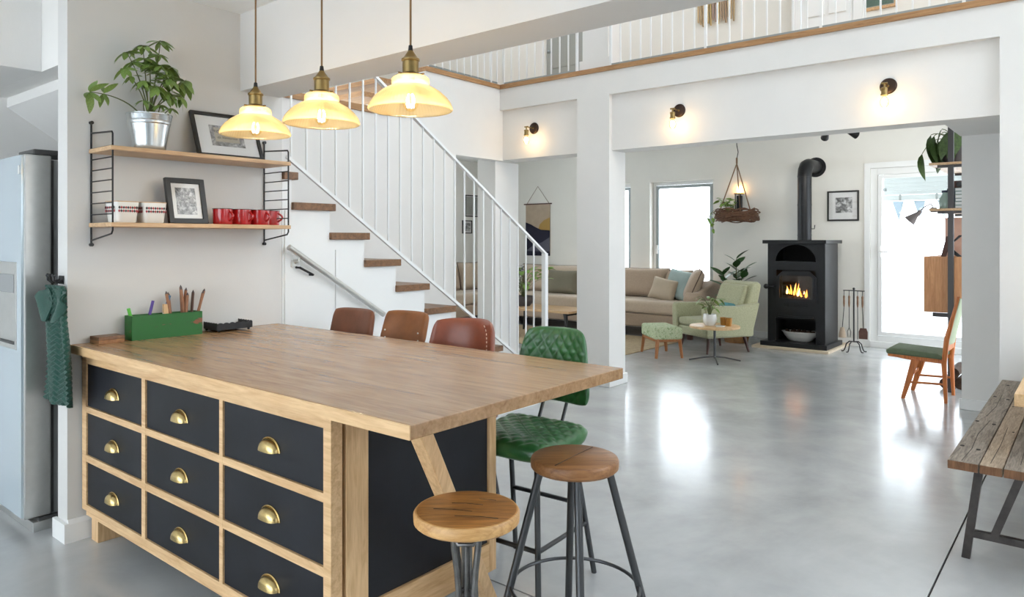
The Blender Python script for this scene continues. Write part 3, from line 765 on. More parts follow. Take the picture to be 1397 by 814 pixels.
# x towards camera (+X), y along the wall
specs = [  # (base, mid, tip, leaves, size)
    ((0, 0, .15), (.0, .03, .36), (.01, .05, .55), 8, .085),
    ((0, 0, .15), (.01, -.02, .34), (.02, -.04, .51), 9, .085),
    ((0, 0, .15), (.01, -.03, .34), (.03, -.12, .46), 8, .085),
    ((0, 0, .15), (.01, -.03, .30), (.03, -.13, .38), 7, .075),
    ((0, 0, .15), (.0, .04, .33), (.02, .10, .43), 8, .085),
    ((0, 0, .15), (.02, .05, .30), (.04, .155, .37), 8, .09),
    ((0, 0, .15), (.02, .03, .27), (.05, .13, .285), 7, .08),
    ((0, 0, .15), (.03, -.02, .28), (.06, -.06, .33), 8, .075),
    ((0, 0, .15), (.02, .0, .32), (.06, .03, .42), 9, .085),
    ((0, 0, .15), (.02, .02, .30), (.06, .07, .36), 9, .08),
    ((0, 0, .15), (.0, .01, .36), (.01, -.005, .44), 8, .08),
    ((0, 0, .15), (.02, .0, .28), (.07, .0, .31), 8, .075),
    ((.02, .02, .15), (.04, .03, .2), (.07, .02, .225), 7, .055),
    ((.02, -.02, .15), (.04, -.05, .2), (.075, -.06, .235), 7, .06),
    ((.02, .03, .15), (.04, .06, .2), (.075, .07, .215), 6, .055),
    ((.0, .02, .15), (.01, .0, .3), (.04, .06, .30), 8, .075),
    ((.0, -.02, .15), (.01, -.1, .26), (.03, -.28, .245), 6, .095),
]
for p0, p1, p2, n, sz in specs:
    MB().tube(bez(p0, p1, p2, 10), [.004 - .0022 * i / 10 for i in range(11)], 6).build('stem', 'stem', pl, smooth=True)
    dv = Vector(p2) - Vector(p1)
    whorl(p2, dv + Vector((0, 0, .06)), n, sz, .35)
    if sz > .07: whorl(Vector(p2).lerp(Vector(p1), .35), dv + Vector((0, 0, .06)), n - 2, sz * .8, .2)

def picture(name, label, cat, w, h, bord, mount, pic, depth=.018, photo='photo_b', inner_off=(0, 0), group=None, fm='frame_black'):
    # built upright in YZ with its face towards +X, base at z = 0, centred on y
    o = thing(name, label, cat, group=group)
    q = MB().box(0, depth, -w / 2, -w / 2 + bord, 0, h).box(0, depth, w / 2 - bord, w / 2, 0, h)
    q.box(0, depth, -w / 2 + bord, w / 2 - bord, 0, bord).box(0, depth, -w / 2 + bord, w / 2 - bord, h - bord, h)
    q.build('frame', fm, o, bevel=.0015)
    B(.001, depth * .45, -w / 2 + bord, w / 2 - bord, bord, h - bord).build('mount', mount, o)
    pw, ph = pic
    cy, cz = inner_off[0], h / 2 + inner_off[1]
    B(depth * .45, depth * .5, cy - pw / 2, cy + pw / 2, cz - ph / 2, cz + ph / 2).build('print', photo, o)
    B(depth * .62, depth * .68, -w / 2 + bord, w / 2 - bord, bord, h - bord).build('glass', 'pane', o)
    return o
p1 = picture('picture_frame', 'wide black frame with a restaurant sign photograph leaning on the upper shelf', 'picture', .365, .27, .018, 'paper', (.185, .125), .02, 'photo_a')
p1.location = (-3.60, 2.035, ZA); p1.rotation_euler = (R(0), R(-24), R(-3))
pr = [c for c in p1.children if c.name.startswith('print')][0]
B(.0101, .0106, -.07, .065, .098, .185).build('sign_plate', 'sign_plate', pr)
def text(body, size, parent, mtx, mtl, name='lettering', shear=0):
    cu = bpy.data.curves.new(name, 'FONT'); cu.body = body; cu.size = size; cu.align_x = 'CENTER'; cu.align_y = 'CENTER'; cu.shear = shear; cu.extrude = .0001
    cu.materials.append(M[mtl]); t_ = bpy.data.objects.new(name, cu); C.objects.link(t_)
    bpy.context.view_layer.update(); me = bpy.data.meshes.new_from_object(t_.evaluated_get(bpy.context.evaluated_depsgraph_get()))
    bpy.data.objects.remove(t_); o = child(name, me, parent, mtx)
    return o
face_x = Matrix(((0, 0, 1, 0), (1, 0, 0, 0), (0, 1, 0, 0), (0, 0, 0, 1)))     # text plane to YZ, facing +X
text('RISTORANTE', .0235, pr, Matrix.Translation((.0109, -.003, .160)) @ face_x, 'ink')
text('da Venturino', .0215, pr, Matrix.Translation((.0109, -.003, .124)) @ face_x, 'ink', shear=.3)
p2 = picture('picture_frame', 'small upright black frame with a street photograph on the lower shelf', 'picture', .205, .235, .025, 'paper', (.105, .14), .022, 'photo_b')
p2.location = (-3.585, 1.79, ZB_); p2.rotation_euler = (0, R(-13), R(2))

# square patterned bowls
def bowl(label, y, rz):
    o = thing('patterned_bowl', label, 'bowl', (-3.585, y, ZB_), rz, 'patterned bowls on the lower shelf')
    n = 32
    def rr(t, a, k=5): return a / ((abs(math.cos(t)) ** k + abs(math.sin(t)) ** k) ** (1 / k))
    def ring(a, z): return [(rr(2 * PI * i / n, a) * math.cos(2 * PI * i / n), rr(2 * PI * i / n, a) * math.sin(2 * PI * i / n), z) for i in range(n)]
    rings = [ring(.046, 0), ring(.050, .004), ring(.060, .098), ring(.056, .098), ring(.046, .008)]
    vs = sum(rings, []); fs = []
    for a in range(len(rings) - 1):
        for i in range(n): j = (i + 1) % n; fs.append((a * n + i, a * n + j, (a + 1) * n + j, (a + 1) * n + i))
    fs += [tuple(range(n - 1, -1, -1)), tuple((len(rings) - 1) * n + i for i in range(n))]
    MB().add(vs, fs).build('body', 'white_ceramic', o, smooth=True)
    lr = MB(); vs = ring(.0605, .098) + ring(.0605, .102) + ring(.0555, .102) + ring(.0555, .098); fs = []
    for a in range(4):
        for i in range(n): j = (i + 1) % n; fs.append((a * n + i, a * n + j, ((a + 1) % 4) * n + j, ((a + 1) % 4) * n + i))
    lr.add(vs, fs).build('rim', 'shelfwood', o)
    for face in range(4):
        for row in range(2):
            dm = {0: MB(), 1: MB()}
            for i in range(9):
                u = -.040 + i * .010; z = .056 + row * .016; s_ = .0055
                a = .0505 + .0095 * z / .098 + .0006
                pts = [(a, u, z - s_ * 1.3), (a, u + s_, z), (a, u, z + s_ * 1.3), (a, u - s_, z)]
                bk = [(p[0] - .002, p[1], p[2]) for p in pts]
                dm[(i + row) % 2].add(pts + bk, [(0, 1, 2, 3), (7, 6, 5, 4), (0, 4, 5, 1), (1, 5, 6, 2), (2, 6, 7, 3), (3, 7, 4, 0)])
            for kk in (0, 1):
                dm[kk].xf(Matrix.Rotation(face * PI / 2, 4, 'Z')).build('diamond_band', 'diamond_red' if kk == 0 else 'diamond_black', o)
bowl('white square bowl with red and black diamonds behind the wire ladder', 1.472, R(4))
bowl('white square bowl with red and black diamonds beside the small frame', 1.605, R(-3))
for i, (y, rz) in enumerate(((1.972, 12), (2.080, 16), (2.188, 10), (2.287, 24))):
    o = thing('enamel_mug', 'glossy red enamel mug with black rim in the row on the lower shelf' if i < 3 else 'red enamel mug set back against the wall beside the wire ladder', 'mug', (-3.575 if i < 3 else -3.63, y, ZB_), R(rz), 'red mugs on the lower shelf')
    MB().lathe([(0, .0), (.046, 0), (.049, .003), (.050, .008), (.051, .082), (.048, .082), (.047, .006), (0, .005)], 28).build('body', 'red_enamel', o, smooth=True)
    rim = MB(); ang = [(.0515 * math.cos(2 * PI * k / 28), .0515 * math.sin(2 * PI * k / 28), .083) for k in range(28)]
    rim.tube(ang, .0018, 6, closed=True).build('rim', 'black_rim', o, smooth=True)
    hp = [(.047, 0, .068)] + [(.052 + .026 * math.sin(PI * k / 8), 0, .068 - .046 * k / 8) for k in range(9)] + [(.047, 0, .022)]
    MB().tube(hp, .0055, 8).build('handle', 'red_enamel', o, smooth=True)

# ================================================================== FRIDGE + TOWEL
f = thing('fridge', 'tall stainless fridge with glossy pale blue door in the alcove', 'fridge', (0, 0, 0))
B(-4.94, -4.00, 1.315, 1.98, .05, 1.80).build('cabinet', 'plastic_grey', f)
dr = B(-4.94, -3.98, 1.19, 1.305, .066, 1.82).build('door', 'steel', f, bevel=.006)
B(-4.93, -3.992, 1.180, 1.192, .075, 1.815).build('door_glass', 'fridge_glass', dr)
B(-4.36, -4.05, 1.176, 1.181, .875, 1.30).build('dispenser_panel', 'steel', dr, bevel=.004)
B(-4.33, -4.08, 1.172, 1.177, 1.15, 1.24).build('dispenser_window', 'plastic_grey', dr, bevel=.003)
B(-4.33, -4.08, 1.172, 1.177, .90, .915).build('dispenser_slot', 'plastic_dark', dr)
B(-4.025, -4.005, 1.176, 1.180, 1.725, 1.765).build('badge', 'white_ceramic', dr)
MB().box(-4.20, -3.985, 1.23, 1.45, 1.822, 1.848).build('hinge_cover', 'plastic_dark', f, bevel=.006)
MB().box(-3.999, -3.990, 1.30, 1.318, .07, 1.80).build('gasket', 'plastic_dark', f)
MB().box(-4.94, -3.967, 1.222, 1.43, .0, .046).build('plinth', 'steel', f, bevel=.003)
MB().box(-4.16, -3.972, 1.25, 1.41, .046, .062).build('foot_grille', 'plastic_dark', f)

hk = thing('towel_hook', 'black double wall hook on the kitchen wall end above the green towel', 'hook', (-3.785, 1.285, 1.22))
MB().box(-.03, .03, -.006, 0, -.02, .02).build('plate', 'iron', hk, bevel=.003)
for x in (-.045, -.015, .03):
    MB().tube([(x * .5, -.004, 0), (x, -.03, -.012), (x, -.045, .0), (x, -.045, .018)], .005, 8).sphere((x, -.045, .022), .009, 10, 6).build('peg', 'iron', hk, smooth=True)
tw = thing('hand_towel', 'dark green chevron towel with cream back hanging from the hook', 'towel', (-3.735, 1.250, .652))
def towel_fn(u, v, side):
    z = .545 * v
    wd = .155 * (1 - .35 * v ** 4)
    x = (u - .5) * 2 * wd + .012 * math.sin(v * 5)
    fold = .010 * math.sin(u * PI * 3.2 + .6) * (.5 + .5 * v) + .010 * math.sin(u * 9 + v * 4)
    ch = .005 * math.sin(2 * PI * (z / .024 + abs(((u * 5) % 1) - .5) * 1.6))
    return (x, fold - ch - (.010 if side == 0 else -.006), z)
MB().shell(towel_fn, 70, 170, 0).build('towel_cloth', 'towel', tw, smooth=True, ang=70)
def flap_fn(u, v, side):
    x = -.055 + (u - .5) * .16 - .045 * (1 - v); z = -.012 + .30 * v
    return (x, .026 + .008 * math.sin(u * 7) + (.003 if side else -.003), z)
MB().shell(flap_fn, 12, 10, 0).build('towel_back', 'towel_back', tw, smooth=True)
def ear_fn(sgn):
    def fn(u, v, side):
        x = sgn * (.03 + .125 * u); z = .535 - .02 * u - v * (.055 + .10 * (1 - u) + .03 * math.sin(u * 3))
        return (x, -.025 + .016 * math.sin(v * 4 + u * 3) + (.004 if side else -.004), z)
    return fn
MB().shell(ear_fn(1), 14, 10, 0).build('towel_fold', 'towel', tw, smooth=True)
MB().shell(ear_fn(-1), 14, 10, 0).build('towel_fold', 'towel', tw, smooth=True)

# ================================================================== PENDANTS
def pendant(x, y, label):
    z0 = 1.872
    o = thing('pendant_lamp', label, 'pendant lamp', (x, y, z0), 0, 'amber pendant lamps over the island')
    out = [(.149, .0), (.151, .004), (.149, .012), (.143, .026), (.130, .044), (.108, .064), (.084, .079), (.070, .086), (.0655, .089), (.068, .097), (.0665, .112), (.058, .120), (.034, .123)]
    inn = [(r - .0035, z - .001) for r, z in out[::-1]]
    MB().lathe(out + inn, 216, rib=.006, nrib=72, closed=True).build('shade', 'amber', o, smooth=True, ang=80)
    sk = MB().lathe([(.0, .078), (.020, .079), (.021, .115), (.040, .119), (.042, .126), (.036, .131), (.029, .134), (.029, .174), (.033, .177), (.033, .183), (.026, .188), (.022, .194), (.014, .205), (.008, .215), (0, .216)], 24)
    s_ = sk.build('socket', 'brass', o, smooth=True)
    for a in range(3):
        t = a * 2 * PI / 3 + .4
        MB().cyl((.036 * math.cos(t), .036 * math.sin(t), .128), (.052 * math.cos(t), .052 * math.sin(t), .128), .003, seg=8).build('thumb_screw', 'brass', s_)
    MB().cyl((0, 0, .212), (0, 0, .232), .0095, .007, 12).build('cord_grip', 'iron', o, smooth=True)
    MB().cyl((0, 0, .23), (0, 0, ZC - z0 - .02), .0038, seg=8).build('cord', 'cord', o, smooth=True)
    MB().lathe([(0, ZC - z0 - .03), (.02, ZC - z0 - .028), (.05, ZC - z0 - .006), (.05, ZC - z0), (0, ZC - z0)], 20).build('ceiling_rose', 'brass', o, smooth=True)
    bu = MB().lathe([(.0, -.006), (.014, -.002), (.026, .014), (.030, .030), (.026, .050), (.016, .070), (.014, .078), (0, .0785)], 18).build('bulb', 'clearbulb', o, smooth=True)
    fm = MB()
    for a in range(4):
        t = a * PI / 2; fm.tube([(.006 * math.cos(t), .006 * math.sin(t), .066), (.016 * math.cos(t + .3), .016 * math.sin(t + .3), .036), (.010 * math.cos(t + .6), .010 * math.sin(t + .6), .010)], .0022, 6)
    fm.build('filament', 'filament', bu)
pendant(-2.893, 1.75, 'amber ribbed glass pendant lamp in front of the wall shelf frame')
pendant(-2.411, 1.75, 'amber ribbed glass pendant lamp between its two matching lamps')
pendant(-1.908, 1.765, 'amber ribbed glass pendant lamp in front of the gallery stair corner')

# ================================================================== BAR CHAIRS + STOOLS
def legs_frame(o, pts_top, pts_bot, r, m, rest_z=None, rest_z2=None):
    for a, b_ in zip(pts_top, pts_bot): MB().cyl(b_, a, r, r, 12).build('leg', m, o, smooth=True)
    def at(i, z):
        a, b_ = Vector(pts_top[i]), Vector(pts_bot[i]); t = (z - b_.z) / (a.z - b_.z); return b_ + (a - b_) * t
    if rest_z:
        for i, j, z in rest_z: MB().cyl(at(i, z), at(j, z), r * .85, seg=10).build('footrest', m, o, smooth=True)
gc = thing('bar_chair', 'green quilted leather bar chair with black metal legs', 'bar chair', (-1.848, 2.335, 0), R(3))
def quilt(a, b_, n): return abs(math.sin((a + b_) * n)) ** .6 * abs(math.sin((a - b_) * n)) ** .6
def seat_fn(u, v, side):
    x = (u - .5) * .43; y = (v - .5) * .41
    ex = 1 - abs(2 * u - 1) ** 8; ey = 1 - abs(2 * v - 1) ** 8; e = max(0, ex * ey) ** .5
    x *= .93 + .07 * (1 - abs(2 * v - 1) ** 6); y *= .93 + .07 * (1 - abs(2 * u - 1) ** 6)
    dip = -.025 * math.cos((v - .55) * PI) + (-.03 * max(0, .25 - v) * 4 * .6)
    if side == 0: return (x, y, .612 + .035 * e + .008 * e * quilt(u * 1.0, v * 1.0, 21) + dip)
    return (x, y, .60 - .035 * e + dip)
MB().shell(seat_fn, 84, 84, 0).build('seat', 'green_leather', gc, smooth=True, ang=60)
def back_fn(wb, wt, z0, h, y0, lean, curve, qn, th, rad=.35):
    def fn(u, v, side):
        a = 2 * u - 1; b_ = 2 * v - 1
        ee = max(0, 1 - abs(a) ** 7) ** .5 * max(0, 1 - abs(b_) ** 6) ** .5
        wd = (wb + (wt - wb) * v) / 2
        x = a * wd * (1 - .10 * abs(b_) ** 6); z = z0 + h * (.5 + .5 * b_ * (1 - .08 * abs(a) ** 6))
        y = y0 + lean * v - curve * a * a
        q = .007 * ee * quilt(u, v * .74, qn) if qn else 0
        return (x, y - (th * ee + .003 + q) if side == 0 else y + th * ee * .8 + .003, z)
    return fn
MB().shell(back_fn(.42, .31, .70, .318, .245, .055, .05, 21, .018), 84, 64, 0).build('backrest', 'green_leather', gc, smooth=True, ang=60)
for s in (-1, 1): MB().tube([(s * .06, .10, .575), (s * .06, .20, .60), (s * .06, .262, .72), (s * .06, .275, .82)], .008, 8).build('back_bracket', 'gunmetal', gc, smooth=True)
gt = [(-.16, -.13, .585), (.16, -.13, .585), (.16, .13, .585), (-.16, .13, .585)]
gb = [(-.205, -.185, 0), (.205, -.185, 0), (.205, .235, 0), (-.205, .235, 0)]
legs_frame(gc, gt, gb, .0115, 'gunmetal', [(0, 1, .22), (1, 2, .22), (2, 3, .30), (3, 0, .22)])

def brown_chair(label, x, y, rz, w, wt, z0, h, m, seatm, tub=False, bolts=False, stitch=False):
    o = thing('bar_chair', label, 'bar chair', (x, y, 0), rz)
    MB().shell(lambda u, v, s: (seat_fn(u, v, s)[0], seat_fn(u, v, s)[1], (.63 if s == 0 else .57) + (0.0 if s else .015 * (1 - (2 * u - 1) ** 4))), 20, 20, 0).build('seat', seatm, o, smooth=True)
    bk = MB().shell(back_fn(w, wt, z0, h, .235, .05, .11 if tub else .035, 0, .02 if not tub else .026), 36, 24, 0).build('backrest', m, o, smooth=True, ang=60)
    if tub or stitch:
        fn = back_fn(w * .985, wt * .985, z0 + .004, h - .008, .235, .05, .11 if tub else .035, 0, .0)
        pts = [Vector(fn(u / 40, .985, 0)) for u in range(2, 39)]
        sd = [Vector(fn(.985, v / 14, 0)) for v in range(14, 0, -1)]
        MB().tube([p + Vector((0, .0, .003)) for p in pts], .003, 6).build('seam', m, bk, smooth=True)
        sm = MB()
        for i in range(13):
            p = sd[i]; q = sd[min(13, i + 1)]; sm.cyl(p + Vector((-.012, -.03 if tub else -.012, 0)), p + (q - p) * .5 + Vector((-.012, -.03 if tub else -.012, 0)), .0018, seg=6)
        sm.build('stitching', 'stitch', bk)
    for s in (-1, 1):
        MB().tube([(s * .07, .10, .575), (s * .07, .20, .60), (s * .07, .262, .74), (s * .07, .275, z0 + .1)], .008, 8).build('back_bracket', 'gunmetal', o, smooth=True)
        if bolts:
            for dz in (.03, .07): MB().sphere((s * .14, .2, z0 + dz), .005, 8, 6).build('bolt', 'steel', o)
    legs_frame(o, gt, gb, .0115, 'gunmetal', [(0, 1, .22), (1, 2, .22), (2, 3, .30), (3, 0, .22)])
    if not tub: o.scale = (.9, 1, 1)
brown_chair('cognac leather bar chair with a curved stitched back', -2.395, 2.40, R(4), .44, .37, .74, .275, 'cognac_leather', 'cognac_leather', tub=True)
brown_chair('tan leather bar chair with a low bolted back plate', -2.90, 2.42, R(2), .38, .36, .845, .175, 'tan_leather', 'tan_leather', bolts=True)
brown_chair('dark brown leather bar chair beside the kitchen wall corner', -3.335, 2.40, R(1), .42, .40, .76, .25, 'brown_leather', 'brown_leather')

# cast iron stool with thick round wooden seat
s1 = thing('industrial_stool', 'round reclaimed wood stool on a cast iron screw pedestal', 'stool', (-1.361, 1.470, 0), R(40))
zs = .662
MB().lathe([(0, zs - .036), (.14, zs - .036), (.147, zs - .03), (.148, zs - .008), (.143, zs - .001), (.139, zs - .0002)], 48).build('seat_rim', 'stoolrim', s1, smooth=True)
MB().lathe([(0, zs - .02), (.1385, zs - .02), (.1385, zs), (.13, zs + .0012), (0, zs + .0015)], 48).build('seat_top', 'stoolwood', s1, smooth=True)
MB().lathe([(0, zs - .078), (.052, zs - .076), (.063, zs - .064), (.062, zs - .052), (.048, zs - .0365), (0, zs - .0365)], 28).build('swivel_plate', 'castiron', s1, smooth=True)
for pth in (((-.05, .03), (-.01, .035), (.04, .03)), ((-.09, -.02), (-.04, -.016), (.02, -.022)), ((-.02, -.06), (.05, -.055), (.10, -.06)), ((.02, .075), (.07, .07))):
    MB().tube([(x, y, zs + .0012) for x, y in pth], .0016, 5).xf(Matrix.Rotation(R(-10), 4, 'Z')).build('crack', 'crack', s1)
MB().cyl((0, 0, .17), (0, 0, zs - .07), .0155, seg=16).build('screw', 'castiron', s1, smooth=True)
MB().tube([(-.04, -.045, zs - .045), (-.02, -.06, zs - .075), (.02, -.062, zs - .075), (.045, -.045, zs - .045)], .006, 8).build('locking_bar', 'castiron', s1, smooth=True)
for k in range(4):
    a = k * PI / 2 + PI / 4; cs, sn = math.cos(a), math.sin(a)
    pr_ = [(.050, zs - .06), (.046, zs - .10), (.036, zs - .16), (.030, zs - .22), (.034, zs - .29), (.055, .28), (.095, .17), (.15, .07), (.19, .02), (.205, .008)]
    MB().tube([(r * cs, r * sn, z) for r, z in pr_], [.009] * 6 + [.010, .011, .012, .012], 8).build('leg', 'castiron', s1, smooth=True)
    MB().cyl((.012 * cs, .012 * sn, zs - .22), (.034 * cs, .034 * sn, zs - .22), .006, seg=8).build('tie', 'castiron', s1)
MB().tube([(.10 * math.cos(2 * PI * k / 32), .10 * math.sin(2 * PI * k / 32), .165) for k in range(32)], .007, 8, True).build('lower_ring', 'castiron', s1, smooth=True)
# round stool on four straight legs
s2 = thing('round_stool', 'round acacia bar stool on four splayed steel legs with a ring', 'stool', (-1.411, 2.075, 0), math.atan2(.632, .775))
zs = .657
MB().lathe([(0, zs - .042), (.145, zs - .042), (.1525, zs - .034), (.1535, zs - .012), (.149, zs - .003), (.142, zs), (0, zs + .001)], 48).build('seat', 'stoolwood2', s2, smooth=True)
MB().box(-.13, .13, -.0012, .0012, zs - .0005, zs + .0018).xf(Matrix.Rotation(R(55), 4, 'Z')).build('seat_seam', 'crack', s2)
for k in range(4):
    a = k * PI / 2; cs, sn = math.cos(a), math.sin(a)
    MB().cyl((.277 * cs, .277 * sn, 0), (.118 * cs, .118 * sn, zs - .043), .0135, seg=12).build('leg', 'gunmetal', s2, smooth=True)
MB().tube([(.222 * math.cos(2 * PI * k / 48), .222 * math.sin(2 * PI * k / 48), .205) for k in range(48)], .0065, 8, True).build('foot_ring', 'gunmetal', s2, smooth=True)

# ================================================================== WALL LAMPS
def sconce(label, x, y, z):
    o = thing('wall_lamp', label, 'wall lamp', (x, y, z), 0, 'brass wall lamps on the gallery wall')
    MB().lathe([(0, 0), (.058, 0), (.060, .005), (.055, .014), (.045, .018), (0, .019)], 28).xf(Matrix.Rotation(PI / 2, 4, 'X')).build('back_plate', 'rust_plate', o, smooth=True)
    MB().cyl((0, -.015, 0), (0, -.135, 0), .0055, seg=10).sphere((0, -.012, 0), .012, 10, 6).build('arm', 'brass', o, smooth=True)
    MB().cyl((-.022, -.135, 0), (.022, -.135, 0), .007, seg=10).cyl((0, -.135, 0), (0, -.135, -.03), .007, seg=10).build('knuckle', 'brass', o, smooth=True)
    MB().lathe([(0, -.03), (.016, -.03), (.024, -.034), (.024, -.044), (.021, -.046), (.021, -.075), (.025, -.078), (.025, -.09), (0, -.09)], 20, (0, -.135, 0)).build('lamp_holder', 'brass', o, smooth=True)
    bu = MB().lathe([(.012, -.09), (.014, -.10), (.026, -.118), (.032, -.138), (.030, -.158), (.018, -.176), (0, -.18)], 20, (0, -.135, 0)).build('bulb', 'clearbulb', o, smooth=True)
    MB().sphere((0, -.135, -.135), .021, 12, 8, sz=1.35).build('glow_core', 'sconcebulb', bu, smooth=True)
M['rust_plate'] = mat('dark_bronze_plate', (.055, .036, .028), .4, .8)
sconce('brass wall lamp in the recess nearest the staircase', -4.552, 5.95, 2.567)
sconce('brass wall lamp on the recess beside the white column', -2.912, 5.95, 2.565)
sconce('brass wall lamp on the recess above the shelving end', -1.216, 5.95, 2.556)

# ================================================================== STOVE
sv = thing('wood_stove', 'tall black steel wood stove with a glowing fire', 'stove', (0, 0, 0))
X0, X1, Y0, Y1, Z0, Z1 = -3.356, -2.639, 9.42, 9.98, .09, 1.357
XM = (X0 + X1) / 2
hea = struct('hearth', B(-3.52, -2.56, 9.28, 10.27, 0, .032), mat('cream_hearth_slab', s2l(206, 190, 166), .6, vary=.08, vscale=8), bevel=.004)
hea['kind'] = 'structure'
MB().box(-3.43, -2.60, 9.345, 10.05, .032, .09).build('base_plate', 'stove', sv, bevel=.004)
MB().box(-3.409, -2.614, 9.37, 10.09, 1.357, 1.402).build('top_plate', 'stove', sv, bevel=.003)
b3 = MB().box(X0, X0 + .012, Y0 + .014, Y1, Z0, Z1).box(X1 - .012, X1, Y0 + .014, Y1, Z0, Z1).box(X0 + .012, X1 - .012, Y1 - .012, Y1, Z0, Z1)
b3.build('side_panels', 'stove', sv)
# front plate with arched niche, fire door opening and log niche
fp = MB(); y0, y1 = Y0, Y0 + .014
na0, na1, nz0, nzr = -3.255, -2.751, 1.128, .215
def fbox(a, b_, c, e): fp.box(a, b_, y0, y1, c, e)
fbox(X0, na0, Z0, Z1); fbox(na1, X1, Z0, Z1)
n = 24; cxn = (na0 + na1) / 2; hw = (na1 - na0) / 2
for i in range(n):
    a0 = PI - PI * i / n; a1 = PI - PI * (i + 1) / n
    xa, xb = cxn + hw * math.cos(a0), cxn + hw * math.cos(a1)
    za, zb2 = nz0 + nzr * math.sin(a0), nz0 + nzr * math.sin(a1)
    fp.add([(xa, y0, za), (xb, y0, zb2), (xb, y0, Z1), (xa, y0, Z1), (xa, y1, za), (xb, y1, zb2), (xb, y1, Z1), (xa, y1, Z1)], [(0, 1, 2, 3), (7, 6, 5, 4), (0, 4, 5, 1), (3, 2, 6, 7)])
fbox(na0, na1, 1.02, nz0); fbox(na0, na1, .405, .60)
fbox(na0, -3.245, .60, 1.02); fbox(-2.755, na1, .60, 1.02)
fp.build('front_plate', 'stove', sv)
MB().box(na0 - .02, na1 + .02, y1, Y1 - .1, 1.10, nz0 - .001).box(na0 - .02, na1 + .02, Y1 - .12, Y1 - .1, nz0, Z1 - .005).build('warming_niche', 'soot', sv)
MB().box(na0 - .02, na1 + .02, y1, Y1 - .1, .385, .405).box(na0 - .02, na1 + .02, Y1 - .12, Y1 - .1, Z0, .385).box(na0 - .03, na0 - .02, y1, Y1 - .1, Z0, .385).box(na1 + .02, na1 + .03, y1, Y1 - .1, Z0, .385).build('log_niche', 'soot', sv)
MB().tube([(-3.22, Y0 - .004, .425), (-3.0, Y0 - .035, .418), (-2.78, Y0 - .004, .425)], .014, 8).build('ash_lip', 'stove', sv, smooth=True)
# firebox and door
MB().box(-3.26, -2.74, Y0 + .25, Y0 + .27, .60, 1.02).box(-3.26, -3.25, y1, Y0 + .25, .60, 1.02).box(-2.75, -2.74, y1, Y0 + .25, .60, 1.02).box(-3.25, -2.75, y1, Y0 + .25, .60, .61).box(-3.25, -2.75, y1, Y0 + .25, 1.01, 1.02).build('firebox', 'soot', sv)
def octa(a0, a1, c0, c1, k): return [(a0, c0), (a1, c0), (a1, c1 - k), (a1 - k, c1), (a0 + k, c1), (a0, c1 - k)]
do = MB(); po = octa(-3.245, -2.735, .60, 1.005, .085); pi_ = octa(-3.20, -2.79, .655, .945, .02)
nn = len(po)
vs = [(x, Y0 - .02, z) for x, z in po] + [(x, Y0 - .02, z) for x, z in pi_] + [(x, Y0, z) for x, z in po] + [(x, Y0, z) for x, z in pi_]
fs = []
for i in range(nn):
    j = (i + 1) % nn
    fs += [(i, j, nn + j, nn + i), (2 * nn + j, 2 * nn + i, 3 * nn + i, 3 * nn + j), (i, 2 * nn + i, 2 * nn + j, j), (nn + j, 3 * nn + j, 3 * nn + i, nn + i)]
dd = do.add(vs, fs).build('fire_door', 'stove', sv)
B(-3.21, -2.78, Y0 - .010, Y0 - .004, .645, .955).build('door_glass', 'stoveglass', dd)
MB().cyl((-3.27, Y0, .80), (-3.27, Y0 - .05, .80), .010, seg=10).cyl((-3.33, Y0 - .05, .80), (-3.26, Y0 - .05, .80), .011, seg=10).sphere((-3.36, Y0 - .05, .80), .033, 14, 8).build('door_knob', 'iron', dd, smooth=True)
for x in (-2.77,): MB().cyl((x, Y0 - .028, .66), (x, Y0 - .028, .92), .008, seg=8).build('hinge', 'stove', dd)
for x in (-3.12, -3.0, -2.88): MB().box(x - .03, x + .03, Y0 - .012, Y0, .545, .575).build('air_slider', 'stove', sv, bevel=.003)
for i, (x0, z0_, x1, z1_) in enumerate(((-3.12, .64, -2.92, .69), (-3.08, .66, -2.88, .65), (-3.05, .68, -2.95, .74))):
    MB().cyl((x0, Y0 + .12 + i * .02, z0_), (x1, Y0 + .14 + i * .02, z1_), .026, seg=9).build('burning_log', 'bark', sv, smooth=True)
random.seed(31)
for i in range(11):
    x = -3.13 + .022 * i + random.uniform(-.008, .008); z = .70 - .004 * i; h = (.10 + .11 * math.exp(-((i - 3.5) / 2.6) ** 2)) * random.uniform(.7, 1.1); w_ = random.uniform(.016, .03)
    pr_ = [(0, 0), (w_ * .5, .1 * h), (w_ * .6, .3 * h), (w_ * .42, .55 * h), (w_ * .2, .78 * h), (0, h)]
    ln = random.uniform(-.05, .03)
    MB().lathe(pr_, 8).xf(Matrix.Translation((x, Y0 + .08 + random.uniform(0, .06), z)) @ Matrix(((1, 0, ln / h, 0), (0, .6, 0, 0), (0, 0, 1, 0), (0, 0, 0, 1)))).build('flame', 'flame' if i % 3 else 'flame_hot', sv, smooth=True)
